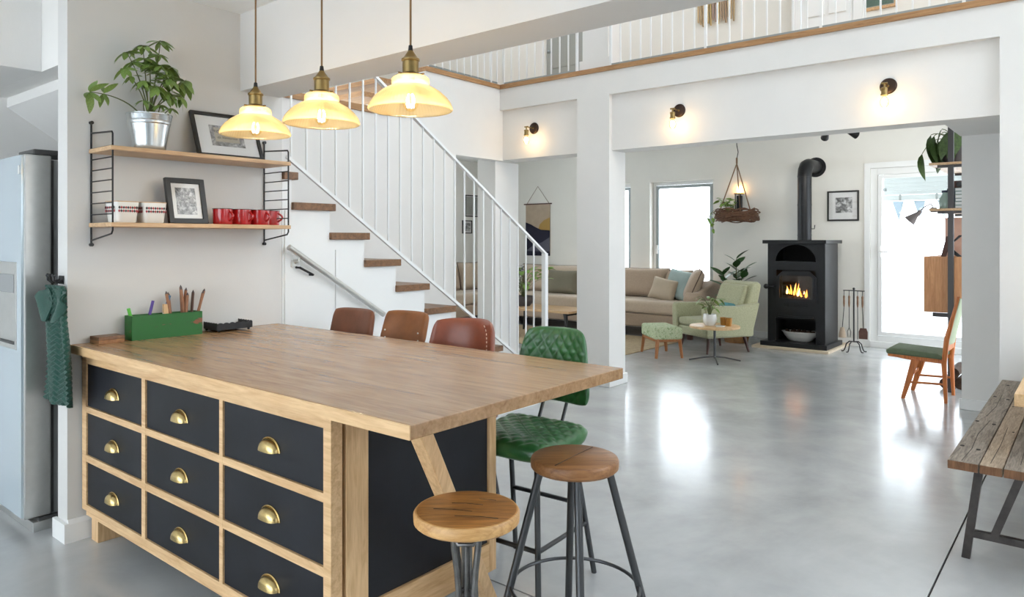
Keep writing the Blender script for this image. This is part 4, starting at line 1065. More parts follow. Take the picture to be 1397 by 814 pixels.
# flue
fx, fy = -3.005, 9.80
flue = MB().cyl((fx, fy, 1.402), (fx, fy, 2.24), .088, seg=28)
flue.build('flue_pipe', 'stove', sv, smooth=True)
el = [(fx, fy, 2.24)] + [(fx, fy + .15 - .15 * math.cos(R(a)), 2.25 + .15 * math.sin(R(a))) for a in (0, 30, 60, 90)] + [(fx, YF - .001, 2.40)]
MB().tube(el, .089, 24).build('flue_elbow', 'stove', sv, smooth=True, ang=50)
MB().cyl((fx, YF - .012, 2.40), (fx, YF - .001, 2.40), .135, seg=32).build('wall_collar', 'stove', sv, smooth=True)
for z in (1.46, 1.86, 2.235): MB().cyl((fx, fy, z), (fx, fy, z + .012), .091, seg=28).build('pipe_joint', 'stove', sv, smooth=True)
MB().tube([(fx + .08, fy, 1.55), (fx + .125, fy, 1.55), (fx + .13, fy, 1.60)], .006, 8).build('damper_lever', 'iron', sv, smooth=True)
lb = thing('enamel_basin', 'white oval enamel basin in the lower niche of the stove', 'basin', (-3.005, 9.62, .0901))
MB().lathe([(0, 0), (.12, 0), (.15, .01), (.20, .07), (.225, .115), (.238, .12), (.236, .126), (.22, .122), (.19, .07), (.14, .016), (0, .012)], 36, sy=.62).build('bowl', 'white_ceramic', lb, smooth=True)
random.seed(4)
for i, (x, y) in enumerate([(a * .066, -.064) for a in (-2, -1, 0, 1, 2)] + [(a * .066, .004) for a in (-2.5, -1.5, -.5, .5, 1.5, 2.5)] + [(a * .066, .072) for a in (-1.5, -.5, .5, 1.5)]):
    o = MB().sphere((0, 0, 0), .0265, 8, 6, sz=1.15).build('pine_cone', 'bark', None, smooth=True)
    o.location = (-3.005 + x, 9.62 + y, .0901 + .100 + random.uniform(0, .02)); o.rotation_euler = (random.uniform(0, 3), random.uniform(0, 3), 0)
    tag(o, 'dark brown pine cone heaped in the white enamel basin', 'pine cone', 'pine cones in the enamel basin')

# fire irons
ft = thing('fire_tool_stand', 'black wrought iron fire tool stand beside the stove', 'tool stand', (-2.38, 9.72, 0))
MB().cyl((0, 0, .12), (0, 0, .78), .009, seg=10).sphere((0, 0, .79), .016, 10, 6).build('post', 'iron', ft, smooth=True)
MB().tube([(-.125, 0, .765), (0, 0, .768), (.125, 0, .765)], .006, 8).build('hanger_bar', 'iron', ft, smooth=True)
for a in (200, 250, 330, 20):
    cs, sn = math.cos(R(a)), math.sin(R(a))
    MB().tube([(0, 0, .125), (.05 * cs, .05 * sn, .13), (.085 * cs, .085 * sn, .10), (.105 * cs, .105 * sn, .03), (.12 * cs, .12 * sn, .007), (.145 * cs, .145 * sn, .007)], .0075, 8).build('leg', 'iron', ft, smooth=True)
def tool(label, x, kind, lean=0):
    o = thing('fire_iron', label, 'fire iron', (-2.38 + x, 9.712, 0))
    MB().tube([(0, .006, .765), (0, -.012, .758), (0, -.014, .745), (0, -.014, .70)], .004, 8).build('hook', 'iron', o, smooth=True)
    MB().lathe([(0, .56), (.007, .56), (.012, .60), (.011, .66), (.013, .69), (.006, .705), (0, .705)], 12, (0, -.014, 0)).build('handle', 'tread', o, smooth=True)
    MB().cyl((0, -.014, .56), (lean, -.014, .30 if kind != 'poker' else .16), .0045, seg=8).build('rod', 'iron', o, smooth=True)
    if kind == 'shovel': MB().prism([(lean - .05, .17), (lean + .05, .17), (lean + .052, .26), (lean + .035, .305), (lean - .035, .305), (lean - .052, .26)], 'Y', -.022, -.014).build('scoop', 'rust', o)
    if kind == 'brush': MB().lathe([(0, .30), (.022, .30), (.04, .22), (.045, .17), (0, .17)], 14, (lean, -.014, 0), sy=.5).build('bristles', 'sofa', o, smooth=True)
    if kind == 'tongs': MB().tube([(lean, -.014, .30), (lean - .02, -.014, .25), (lean - .012, -.014, .18)], .004, 6).tube([(lean, -.014, .30), (lean + .02, -.014, .25), (lean + .012, -.014, .18)], .004, 6).build('jaws', 'iron', o, smooth=True)
tool('fire shovel with rusty scoop hanging on the tool stand', .105, 'shovel', .01)
tool('hearth brush with pale bristles hanging on the tool stand', -.11, 'brush', -.02)
tool('fire tongs hanging on the tool stand', -.05, 'tongs')
tool('straight fire poker hanging on the tool stand', .05, 'poker')

def wall_pic_x(name, label, y, z, w, h, photo, x, bord=.018, pic=None):
    o = picture(name, label, 'picture', w, h, bord, 'paper', pic or (w * .6, h * .6), .02, photo); o.location = (x, y, z); return o
# picture on the far wall (faces -Y)
o = picture('picture_frame', 'square black frame with a landscape photograph on the wall by the stove', 'picture', .40, .405, .022, 'paper', (.21, .205), .02, 'photo_c', (.01, .01))
o.location = (-2.653, YF, 1.658); o.rotation_euler = (0, 0, R(-90))
M['photo_green'] = mat('grey_green_print', s2l(150, 152, 146), .5, vary=.1, vscale=8)
M['greenband'] = mat('green_print_band', s2l(64, 96, 80), .6)
o = picture('picture_frame', 'tall black frame with a grey and green print behind the stairs', 'picture', .40, .40, .02, 'paper', (.34, .34), .02, 'photo_green'); o.location = (-9.0, 9.86, 1.83)
B(.0092, .0098, -.17, .17, .05, .15).build('print_band', 'greenband', o)
o = picture('picture_frame', 'small black frame with a portrait photograph below the green print', 'picture', .26, .24, .018, 'paper', (.18, .16), .02, 'photo_d'); o.location = (-9.0, 9.72, 1.52)

# woven wall hanging
wh = thing('woven_wall_hanging', 'woven wall hanging with navy hills and ochre sun on cream', 'wall hanging', (-7.785, YF, 0))
B(-.31, .31, -.022, -.008, 2.035, 2.055).build('dowel', 'darkleg', wh)
MB().tube([(-.25, -.012, 2.05), (0, -.012, 2.36), (.25, -.012, 2.05)], .004, 6).build('cord', 'rope', wh)
B(-.27, .27, -.016, -.004, 1.17, 2.035).build('cloth', mat('cream_weave', s2l(176, 158, 138), .95, vary=.08, bump=.4, bscale=200), wh)
M['navyweave'] = mat('navy_weave', s2l(34, 34, 52), .95, bump=.4, bscale=200)
M['ochreweave'] = mat('ochre_weave', s2l(170, 138, 78), .95, bump=.4, bscale=200)
M['greyweave'] = mat('grey_weave', s2l(92, 92, 104), .95, bump=.4, bscale=200)
MB().prism([(.02, 1.60), (.05, 1.68), (.14, 1.75), (.27, 1.80), (.27, 1.55), (.10, 1.55)], 'Y', -.019, -.016).build('sun_patch', 'ochreweave', wh)
MB().prism([(-.27, 1.72), (-.15, 1.68), (-.05, 1.63), (.08, 1.58), (.18, 1.575), (.27, 1.57), (.27, 1.17), (-.27, 1.17)], 'Y', -.022, -.0165).build('hill_patch', 'navyweave', wh)
MB().prism([(.27, 1.45), (.10, 1.36), (-.10, 1.30), (-.27, 1.20), (.27, 1.20)], 'Y', -.025, -.0215).build('field_patch', 'greyweave', wh)
fg = MB()
for i in range(27): fg.box(-.268 + i * .02, -.252 + i * .02, -.018, -.006, 1.12, 1.17)
fr_ = fg.build('fringe', 'navyweave', wh); fr_['kind'] = 'stuff'

# ================================================================== SOFA and cushions
so_ = thing('corner_sofa', 'long taupe linen corner sofa with low dark plinth legs', 'sofa')
MB().box(-8.95, -4.30, 9.30, 10.22, .14, .33).build('base', 'sofa2', so_, bevel=.02, seg=3)
MB().box(-8.95, -8.02, 7.7, 9.30, .14, .33).build('base', 'sofa2', so_, bevel=.02, seg=3)
for a, b_ in ((-8.0, -6.25), (-6.24, -4.52)): MB().box(a, b_, 9.27, 10.05, .335, .52).build('seat_cushion', 'sofa', so_, bevel=.045, seg=4)
MB().box(-8.93, -8.02, 7.68, 10.05, .335, .52).build('seat_cushion', 'sofa', so_, bevel=.045, seg=4)
MB().box(-8.9, -4.35, 10.03, 10.20, .33, .78).build('back', 'sofa2', so_, bevel=.04, seg=3)
MB().box(-8.98, -8.82, 7.7, 10.02, .33, .78).build('back', 'sofa2', so_, bevel=.04, seg=3)
MB().prism([(9.28, .33), (10.2, .33), (10.2, .80), (9.9, .80), (9.36, .66), (9.28, .60)], 'X', -4.50, -4.28).build('arm', 'sofa2', so_, bevel=.035, seg=3)
MB().box(-8.95, -8.0, 7.55, 7.70, .14, .66).build('arm', 'sofa2', so_, bevel=.03, seg=3)
for x, y in ((-4.45, 9.42), (-6.2, 9.42), (-7.9, 9.42), (-4.45, 10.1), (-8.8, 7.7), (-8.1, 7.7), (-8.8, 10.1)): MB().cbox(x, y, .07, .06, .06, .14).build('leg', 'darkleg', so_)
def cushion(label, mtl, w, h, t, loc, rz, tilt, piping=None, group=None, roll=0):
    o = thing('cushion', label, 'cushion', loc, rz, group)
    mt = Matrix.Rotation(tilt, 4, 'X') @ Matrix.Rotation(roll, 4, 'Y') @ Matrix.Translation((0, 0, h / 2))
    c_ = MB().pillow(w, h, t, 14, mt).build('cover', mtl, o, smooth=True, ang=80)
    if piping:
        pts = []
        for k in range(48):
            u = k / 12; e = int(u); f_ = u - e; a = 2 * f_ - 1
            p = [(a, -1), (1, a), (-a, 1), (-1, -a)][e]
            pts.append(mt @ Vector((p[0] * w / 2 * (1 - .06 * (1 - abs(p[1])) * abs(p[0]) ** 3), 0, p[1] * h / 2 * (1 - .06 * (1 - abs(p[0])) * abs(p[1]) ** 3))))
        MB().tube(pts, .007, 6, True).build('piping', piping, c_, smooth=True)
    return o
cg_ = 'loose cushions on the corner sofa'
cushion('big taupe back cushion beside the white column on the corner sofa', 'sofa2', .95, .46, .22, (-5.55, 9.95, .515), 0, R(-12), 'piping', cg_)
cushion('taupe back cushion half hidden behind the pale blue cushion', 'sofa2', .55, .44, .18, (-4.98, 9.99, .515), R(-8), R(-12), 'piping', cg_)
cushion('long taupe back cushion behind the olive grey cushion', 'sofa', 1.5, .47, .22, (-7.2, 9.97, .515), 0, R(-12), 'piping', cg_)
cushion('small oatmeal cushion leaning on the pale blue cushion', 'cream_cush', .40, .34, .16, (-5.02, 9.62, .515), R(10), R(-22), None, cg_, R(12))
cushion('pale blue cushion on the corner sofa', 'blue_cush', .48, .46, .17, (-4.86, 9.76, .515), R(-12), R(-20), None, cg_, R(8))
cushion('large taupe cushion leaning against the sofa arm', 'sofa2', .62, .50, .18, (-4.60, 9.62, .52), R(-62), R(-24), 'piping', cg_)
cushion('olive grey cushion on the corner sofa behind the stair railing', 'olive_cush', .62, .40, .20, (-6.85, 9.68, .515), R(3), R(-16), None, cg_)
cushion('black and white checked cushion on the corner sofa', 'check', .50, .46, .18, (-8.0, 9.72, .515), R(20), R(-16), None, cg_)
cushion('taupe cushion against the short wing of the corner sofa', 'sofa2', .60, .48, .2, (-8.68, 8.9, .515), R(90), R(-14), 'piping', cg_)
cushion('pale taupe cushion in the sofa corner under the small frames', 'sofa', .60, .50, .2, (-8.66, 9.55, .515), R(82), R(-14), 'piping', cg_)

rug = B(-8.0, -4.46, 7.62, 9.24, 0, .012).build('rug', 'jute', bevel=.004); tag(rug, 'beige woven jute rug under the coffee table', 'rug')
ct = thing('coffee_table', 'light wooden coffee table with dark tapered legs on the jute rug', 'coffee table', (-6.35, 8.55, .012))
MB().box(-.66, .66, -.33, .33, .36, .395).build('table_top', 'oakX', ct, bevel=.004)
for sx in (-1, 1):
    for sy in (-1, 1): MB().bar((sx * .60, sy * .26, 0), (sx * .54, sy * .24, .36), .022, .022, w1=.045, h1=.045).build('leg', 'iron', ct)
    MB().box(sx * .54 - .02, sx * .54 + .02, -.24, .24, .32, .36).build('cross_rail', 'iron', ct)

def bushy(label, name, loc, pot_prof, potmat, n, size, spread, up, leafkey, cat='plant', z0=.1, group=None, seed=1):
    random.seed(seed)
    o = thing(name, label, cat, loc, 0, group)
    MB().lathe(pot_prof, 28).build('pot', potmat, o, smooth=True)
    for i in range(n):
        a = 2 * PI * i * .381966; s_ = random.uniform(.25, 1)
        tip = Vector((spread * s_ * math.cos(a), spread * s_ * math.sin(a), z0 + up * random.uniform(.35, 1)))
        base = Vector((.01 * math.cos(a), .01 * math.sin(a), z0 - .02))
        MB().tube(bez(base, (tip.x * .3, tip.y * .3, tip.z), tip, 5), .0025, 5).build('stem', 'stem', o)
        leaf_at(LEAF[leafkey], o, tip, (math.cos(a) * .8, math.sin(a) * .8, random.uniform(-.5, .5)), size * random.uniform(.7, 1.15), random.uniform(-.5, .5))
    return o
bushy('trailing plant in a grey bowl on the coffee table', 'potted_plant', (-6.75, 8.55, .407), [(0, 0), (.10, 0), (.15, .06), (.16, .15), (.15, .15), (.13, .06), (0, .04)], 'concretepot', 46, .13, .38, .42, 'pot', z0=.15, seed=3)

# ================================================================== ARMCHAIR group
ac = thing('armchair', 'sage green tweed armchair with dark tapered legs beside the stove', 'armchair', (-3.80, 8.74, 0), R(-30))
def rb(name, *a, m='armchair', bev=.03, par=None): return MB().box(*a).build(name, m, par or ac, bevel=bev, seg=3)
rb('seat_base', -.36, .36, -.36, .34, .20, .32)
rb('seat_cushion', -.255, .255, -.37, .26, .32, .42, bev=.035)
for s in (-1, 1):
    MB().prism([(-.38, .22), (.30, .20), (.42, .62), (.10, .585), (-.36, .60), (-.39, .57)], 'X', s * .26 if s > 0 else -.37, .37 if s > 0 else s * .26).build('arm', 'armchair', ac, bevel=.028, seg=3)
MB().prism([(.18, .33), (.34, .20), (.50, .84), (.44, .88), (.36, .86)], 'X', -.31, .31).build('backrest', 'armchair', ac, bevel=.03, seg=3)
MB().prism([(.12, .42), (.22, .41), (.37, .82), (.29, .84)], 'X', -.25, .25).build('back_cushion', 'armchair', ac, bevel=.03, seg=3)
for sx in (-1, 1):
    for y, yo in ((-.27, -.31), (.26, .31)): MB().tube([(sx * .26, y, .20), (sx * .285, yo, .0)], [.024, .013], 12).build('leg', 'darkleg', ac, smooth=True)
cushion('teal patterned cushion on the sage green armchair', 'teal_cush', .42, .34, .15, (-3.73, 8.78, .422), R(-30), R(-56))
ot = thing('footstool', 'small footstool with leaf print seat and teak legs', 'footstool', (-4.14, 7.97, 0), R(-43))
MB().box(-.28, .28, -.17, .17, .215, .365).build('seat', 'leafprint', ot, bevel=.035, seg=4)
MB().box(-.24, .24, -.15, .15, .19, .215).build('seat_frame', 'ottowood', ot)
for sx in (-1, 1):
    MB().box(sx * .25 - .018, sx * .25 + .018, -.13, .13, .20, .245).build('end_rail', 'ottowood', ot, bevel=.004)
    for sy in (-1, 1): MB().bar((sx * .27, sy * .16, 0), (sx * .25, sy * .135, .23), .024, .024, w1=.036, h1=.036).build('leg', 'ottowood', ot)
tb = thing('side_table', 'small round pale wood side table on a black cross base', 'side table', (-3.455, 7.965, 0), R(10))
MB().lathe([(0, .385), (.28, .385), (.285, .39), (.285, .408), (.28, .412), (0, .412)], 48).build('table_top', 'paleX', tb, smooth=True)
MB().cyl((0, 0, .03), (0, 0, .385), .014, seg=14).build('pole', 'gunmetal', tb, smooth=True)
for k in range(4):
    a = k * PI / 2 + .35; MB().tube([(0, 0, .05), (.12 * math.cos(a), .12 * math.sin(a), .04), (.29 * math.cos(a), .29 * math.sin(a), .008)], .009, 8).build('foot', 'gunmetal', tb, smooth=True)
bushy('small spiky plant in a white pot on the round side table', 'potted_plant', (-3.506, 7.945, .412), [(0, 0), (.055, 0), (.075, .03), (.082, .08), (.072, .13), (.066, .13), (.07, .08), (0, .03)], 'white_ceramic', 26, .10, .11, .20, 'pea', z0=.13, seed=5)
for i, (x, y) in enumerate(((-3.376, 8.035), (-3.30, 8.00))):
    o = thing('amber_tumbler', 'ribbed amber tumbler on the round side table', 'tumbler', (x, y, .412), 0, 'amber tumblers on the side table')
    MB().lathe([(0, 0), (.033, 0), (.04, .09), (.037, .09), (.031, .006), (0, .006)], 24).build('cup', 'ochre', o, smooth=True)
    MB().tube([(.039 * math.cos(2 * PI * k / 24), .039 * math.sin(2 * PI * k / 24), .09) for k in range(24)], .002, 6, True).build('rim', 'ochre', o)
o = MB().lathe([(0, 0), (.05, 0), (.055, .012), (.05, .014), (0, .006)], 24).build('saucer', 'white_ceramic', None, smooth=True); o.location = (-3.35, 7.875, .412); tag(o, 'small white saucer on the round side table', 'saucer')
# rubber plant behind the armchair
rp = thing('rubber_plant', 'glossy rubber plant in a wicker planter behind the armchair', 'plant', (-3.86, 9.62, 0))
MB().lathe([(0, 0), (.15, 0), (.17, .1), (.18, .30), (.165, .30), (.15, .1), (0, .05)], 28, rib=.02, nrib=14).build('planter', 'basketwood', rp, smooth=True)
MB().lathe([(0, .25), (.165, .26), (0, .28)], 20).build('soil', 'soil', rp)
random.seed(9)
for sx, sy, h in ((0, 0, 1.14), (.04, -.04, .98), (-.06, .0, .92)):
    top = Vector((sx * 3.0, sy * 2.0, h)); MB().tube(bez((sx, sy, .26), (sx * 1.4, sy, h * .6), top, 8), [.011 - .0008 * i for i in range(9)], 8).build('stem', 'stem', rp, smooth=True)
    for k in range(14):
        t = .42 + .58 * k / 13; p = Vector((sx, sy, .26)).lerp(top, t); a = k * 2.4 + sx * 9
        leaf_at(LEAF['rub'], rp, p, (math.cos(a), math.sin(a), .25 + .5 * (k / 10)), random.uniform(.19, .27), random.uniform(-.3, .3))

# ================================================================== HANGING BASKET + wall lamp
hb = thing('hanging_basket', 'willow wreath basket with trailing pothos hung on ropes', 'hanging basket', (-3.95, 9.86, 0))
zb0 = 1.745; random.seed(12)
wk = MB()
for k in range(26):
    ph = random.uniform(0, 6.28); wv = random.choice((2, 3, 4)); rr0 = .245 + random.uniform(-.02, .05); zz = random.uniform(-.075, .075); am = random.uniform(.01, .03)
    wk.tube([((rr0 + am * math.cos(wv * t + ph)) * math.cos(t), (rr0 + am * math.cos(wv * t + ph)) * math.sin(t), zb0 + zz + am * math.sin(wv * t + ph)) for t in (2 * PI * i / 40 for i in range(40))], random.uniform(.007, .012), 5, True)
wk.build('wreath', 'wicker', hb, smooth=True)
MB().lathe([(0, zb0 - .04), (.2, zb0 - .035), (.21, zb0 - .02), (0, zb0 - .02)], 24).build('tray', 'soil', hb)
top = Vector((0, 0, 2.48))
for a in (100, 220, 340):
    e = Vector((.25 * math.cos(R(a)), .25 * math.sin(R(a)), zb0 + .04)); MB().cyl(e, top, .0085, seg=8).build('rope', 'rope', hb, smooth=True)
MB().cyl(top, top + Vector((0, 0, .08)), .014, seg=8).build('rope_knot', 'rope', hb, smooth=True)
MB().tube([(0, 0, 2.54), (.02, 0, 2.64), (0, 0, 2.74), (0, 0, 2.85)], .006, 8).build('ceiling_hook', 'iron', hb, smooth=True)
for i in range(34):
    a = random.uniform(R(120), R(290)); r_ = random.uniform(.02, .24); p = (r_ * math.cos(a), r_ * math.sin(a), zb0 + random.uniform(.06, .24))
    leaf_at(LEAF['pot'], hb, p, (math.cos(a), math.sin(a), random.uniform(-.4, .5)), random.uniform(.07, .12), random.uniform(-.6, .6))
    if i % 3 == 0: MB().tube([(r_ * .6 * math.cos(a), r_ * .6 * math.sin(a), zb0), p], .003, 5).build('stem', 'stem', hb)
for dx, dy, dz in ((-.33, -.05, -.18), (-.36, -.12, -.06), (-.28, -.16, -.20)):
    MB().tube(bez((-.15, -.05, zb0 + .1), (dx, dy, zb0 + .12), (dx, dy, zb0 + dz), 8), .003, 5).build('trailing_stem', 'stem', hb)
    for k in range(4):
        t = k / 3; leaf_at(LEAF['pot'], hb, (dx + random.uniform(-.03, .03), dy, zb0 + .06 + (dz - .06) * t), (random.uniform(-1, 1), random.uniform(-.5, .5), -.7), random.uniform(.06, .10))
cl = thing('wall_lantern', 'small warm glowing lantern on the wall behind the hanging basket', 'lantern', (-4.07, YF, 1.80))
B(-.055, .055, -.10, 0, 0, .02).build('shelf_base', 'brass', cl)
for x in (-.04, .04): MB().box(x - .006, x + .006, -.09, -.078, .02, .27).build('lantern_bar', 'iron', cl)
B(-.036, .036, -.05, -.004, .02, .25).build('back_plate', 'iron', cl)
MB().box(-.055, .055, -.10, 0, .27, .285).build('lantern_roof', 'brass', cl)
MB().cyl((0, -.05, .285), (0, -.05, .33), .012, seg=10).sphere((0, -.05, .35), .024, 12, 8, sz=1.3).build('glowing_bulb', 'candle', cl, smooth=True)

# track spots on the living room ceiling
tk = thing('track_spotlight', 'black twin spotlight under the gallery lintel', 'spotlight', (-2.10, 8.05, 2.89))
MB().cyl((0, 0, -.04), (0, 0, -.06), .05, seg=20).cyl((0, 0, -.02), (0, 0, -.33), .008, seg=8).build('stem', 'iron', tk, smooth=True)
MB().bar((-.16, 0, -.33), (.10, 0, -.33), .02, .02).build('bar', 'iron', tk)
for x, dv in ((-.14, (-.03, .06, -.03)), (.06, (.05, .06, -.03))):
    p = Vector((x, 0, -.34)); dv = Vector(dv); MB().tube([p, p + dv * .6, p + dv * 1.5], [.02, .03, .042], 14).build('spot_head', 'iron', tk, smooth=True)

for x in (-.14, .06):  # lights added in the spot heads to brighten the stove wall
    ld = bpy.data.lights.new('spot_fill', 'SPOT'); ld.energy = 20; ld.spot_size = R(140); ld.spot_blend = 1; ld.shadow_soft_size = .08; ld.color = (1, .93, .82)
    lo = bpy.data.objects.new('spot_fill', ld); C.objects.link(lo); lo.parent = tk; lo.location = (x, .13, -.40); lo.rotation_euler = (R(62), 0, 0)

# ================================================================== SHELVING UNIT
un = thing('shelving_unit', 'tall charcoal steel shelving unit with wooden shelves by the glazed door', 'shelving unit')
for y in (7.70, 8.75): MB().box(-1.075, -1.03, y - .02, y + .02, 0, 2.45).build('post', 'shelfsteel', un)
MB().box(-1.07, -1.035, 7.70, 8.75, 2.42, 2.455).build('top_bar', 'shelfsteel', un)
for z in (2.10, 1.675): 
    MB().box(-1.225, -.93, 7.66, 8.80, z, z + .022).build('shelf', 'shelfwood', un, bevel=.002)
    for y in (7.70, 8.75): MB().box(-1.16, -.95, y - .012, y + .012, z - .025, z).build('bracket', 'shelfsteel', un)
cbx = MB().box(-1.277, -.94, 7.72, 8.7, .728, 1.25).build('box_cabinet', 'copperwood', un, bevel=.003)
MB().box(-1.15, -.94, 8.05, 8.07, 1.252, 1.62).build('back_board', 'pinkwood', un)
MB().box(-1.20, -1.04, 7.69, 7.71, .690, .728).build('bracket', 'shelfsteel', un)
ph = thing('trailing_philodendron', 'large leaved trailing plant in a dark pot on the top shelf', 'plant', (-1.055, 7.98, 2.122))
MB().lathe([(0, 0), (.085, 0), (.10, .05), (.115, .22), (.108, .22), (.09, .05), (0, .03)], 28).build('pot', 'concretepot', ph, smooth=True)
random.seed(21)
for i in range(20):
    a = R(random.uniform(110, 290)); r_ = random.uniform(.05, .16)
    p = Vector((r_ * math.cos(a), r_ * math.sin(a), .24 + random.uniform(-.02, .10)))
    MB().tube(bez((0, 0, .2), (p.x * .5, p.y * .5, .34), p, 5), .004, 5).build('stem', 'stem', ph)
    leaf_at(LEAF['phi'], ph, p, (math.cos(a) * .45, math.sin(a) * .45, -.75), random.uniform(.20, .30), random.uniform(-.8, .8))
for (x, y, z, l) in ((-.27, -.05, .12, .27), (-.20, -.02, .30, .33), (-.16, -.1, .28, .28)):
    MB().tube(bez((0, 0, .2), (x * .6, y, .34), (x, y, z), 6), .004, 5).build('stem', 'stem', ph)
    leaf_at(LEAF['phi'], ph, (x, y, z), (-.12, -.1, -1), l, random.uniform(.8, 1.3))
jr = thing('glass_jar', 'ribbed pale green glass jar on the middle shelf', 'jar', (-1.115, 7.85, 1.697))
MB().lathe([(0, 0), (.05, 0), (.055, .01), (.055, .10), (.03, .135), (.03, .155), (0, .155)], 24, rib=.02, nrib=12).build('body', 'jar', jr, smooth=True)
MB().cyl((0, 0, .155), (0, 0, .175), .033, seg=18).build('lid', 'navy', jr, smooth=True)
o = thing('storage_box', 'navy storage box behind the glass jar', 'box', (-1.04, 8.05, 1.697)); MB().box(-.08, .08, -.07, .07, 0, .18).build('carton', 'navy', o, bevel=.003); MB().box(-.083, .083, -.073, .073, .14, .20).build('lid', 'navy', o)
bkc = [s2l(120, 150, 140), s2l(180, 190, 180), s2l(96, 120, 116), s2l(200, 196, 180), s2l(110, 140, 130), s2l(150, 166, 158)]
for i in range(6):
    bm_ = mat('book_cover', bkc[i], .7)
    o = thing('book', ['dull green', 'light grey', 'darkest green', 'cream', 'sea green', 'grey'][i] + ' book lying in the pile on the middle shelf', 'book', (-.965, 7.82, 1.697 + i * .032), R(random.uniform(-4, 4)), 'flat books on the middle shelf')
    MB().box(-.055, .055, -.075, .075, 0, .004).box(-.055, .055, -.075, .075, .026, .030).box(-.058, -.054, -.075, .075, 0, .030).build('cover', bm_, o); MB().box(-.054, .05, -.072, .072, .004, .026).build('pages', 'paper', o)
lp = thing('clip_lamp', 'grey conical clip lamp on the middle shelf end', 'lamp', (-1.20, 7.72, 1.675))
MB().box(-.02, .03, -.02, .02, -.012, .034).build('clamp', 'greylamp', lp)
MB().tube([(0, 0, .03), (-.01, -.03, .07), (-.06, -.06, .04), (-.10, -.07, -.005)], .006, 8).build('gooseneck', 'greylamp', lp, smooth=True)
MB().tube([(-.09, -.07, .005), (-.11, -.07, -.02), (-.13, -.07, -.035), (-.185, -.07, -.09)], [.016, .02, .025, .055], 18).build('shade', 'greylamp', lp, smooth=True)
cm = thing('film_camera', 'small dark vintage camera standing under the top shelf books', 'camera', (-1.0, 7.86, 1.889)); MB().box(-.05, .05, -.03, .03, 0, .07).build('body', 'rust', cm, bevel=.006); MB().cyl((0, -.03, .035), (0, -.07, .035), .025, seg=16).build('lens', 'iron', cm, smooth=True)
kk = thing('letter_ornament', 'dark wooden letter K standing on the larch box cabinet', 'ornament', (-1.06, 7.80, 1.25))
kq = MB().prism([(-.085, 0), (-.045, 0), (-.0, .19), (-.04, .19)], 'Y', -.02, .02); kq.build('upright', 'rust', kk)
MB().prism([(-.045, .07), (-.02, .10), (.085, .0), (.045, 0)], 'Y', -.018, .018).build('lower_stroke', 'iron', kk); MB().prism([(-.03, .09), (-.01, .12), (.06, .20), (.09, .20)], 'Y', -.016, .016).build('upper_stroke', 'iron', kk)
for i, (x, y, r_, l) in enumerate(((-1.12, 7.98, .05, .5), (-1.00, 8.0, .055, .46), (-1.06, 8.02, .05, .48))):
    o = MB().cyl((0, -l / 2, 0), (0, l / 2, 0), r_, r_ * .9, 12).build('firewood_log', 'bark', None, smooth=True); tag(o, 'dark split log in the little heap under the shelving unit', 'log', 'logs under the shelving unit')
    o.location = (x, y + .12, r_ if i < 2 else .146)

# ================================================================== TEAK DINING CHAIR
ch = thing('dining_chair', 'orange teak dining chair with moss green seat beside the shelving', 'chair', (-1.18, 7.36, 0))
MB().prism([(-.29, .362), (-.29, .392), (.15, .37), (.15, .335), (-.12, .345), (-.22, .357)], 'Y', -.20, -.175).build('side_rail', 'teak', ch, bevel=.004)
MB().prism([(-.29, .362), (-.29, .392), (.15, .37), (.15, .335), (-.12, .345), (-.22, .357)], 'Y', .175, .20).build('side_rail', 'teak', ch, bevel=.004)
MB().prism([(-.30, .385), (-.305, .42), (-.27, .437), (.10, .42), (.14, .40), (.14, .372)], 'Y', -.215, .215).build('seat', 'seatgreen', ch, bevel=.015, seg=3)
for s in (-1, 1):
    y = s * .198
    MB().bar((-.165, y + s * .02, 0), (-.07, y, .355), .022, .030, w1=.03, h1=.06).build('front_leg', 'teak', ch)
    MB().tube([(.165, y + s * .01, 0), (.15, y, .34), (.17, y, .55), (.255, y * .92, .92)], [.014, .021, .021, .012], 10).build('back_leg', 'teak', ch, smooth=True)
    MB().cyl((-.13, y + s * .015, .15), (.155, y + s * .004, .16), .010, seg=8).build('stretcher', 'teak', ch)
MB().box(-.125, -.105, -.2, .2, .20, .225).build('cross_stretcher', 'teak', ch)
def cb_fn(u, v, side):
    z = .50 + .40 * v; x = .168 + .09 * max(0, v) ** 1.1; y = (u - .5) * .37
    return (x - (.012 if side == 0 else -.010) + .02 * (1 - (2 * u - 1) ** 2), y, z)
MB().shell(cb_fn, 10, 10, 0).build('backrest', 'backgreen', ch, smooth=True)
MB().box(.15, .175, -.19, .19, .44, .50).build('back_rail', 'teak', ch)

# ================================================================== BENCH + DINING TABLE
be = thing('plank_bench', 'weathered plank bench on dark steel legs', 'bench', (-.50, 3.56, 0))
for i, (x0, x1, mm_) in enumerate(((0, .112, 'weathered'), (.115, .196, 'weathered2'), (.199, .31, 'weathered'), (.313, .42, 'weathered2'))):
    p_ = MB().box(x0, x1, 0, 2.26, .432, .47).build('plank', mm_, be, bevel=.004)
    B(x0 + .002, x1 - .002, -.0015, .0, .434, .468).build('sawn_end', 'weatherend', p_)
random.seed(5)
pk = [c for c in be.children if c.name.startswith('plank')]
def knot_at(par, x, y, r_): MB().lathe([(0, .4695), (r_, .4695), (r_, .4712), (0, .4709)], 12, (x, y, 0), sy=1.4).build('knot', 'knot', par)
for x, y in ((.02, .28), (.085, .25), (.015, .85), (.09, .82), (.022, 1.6), (.09, 1.55), (.05, 2.05)): knot_at(pk[0], x, y, .009)
for x, y in ((.18, .7), (.13, 1.35)): knot_at(pk[1], x, y, .005)
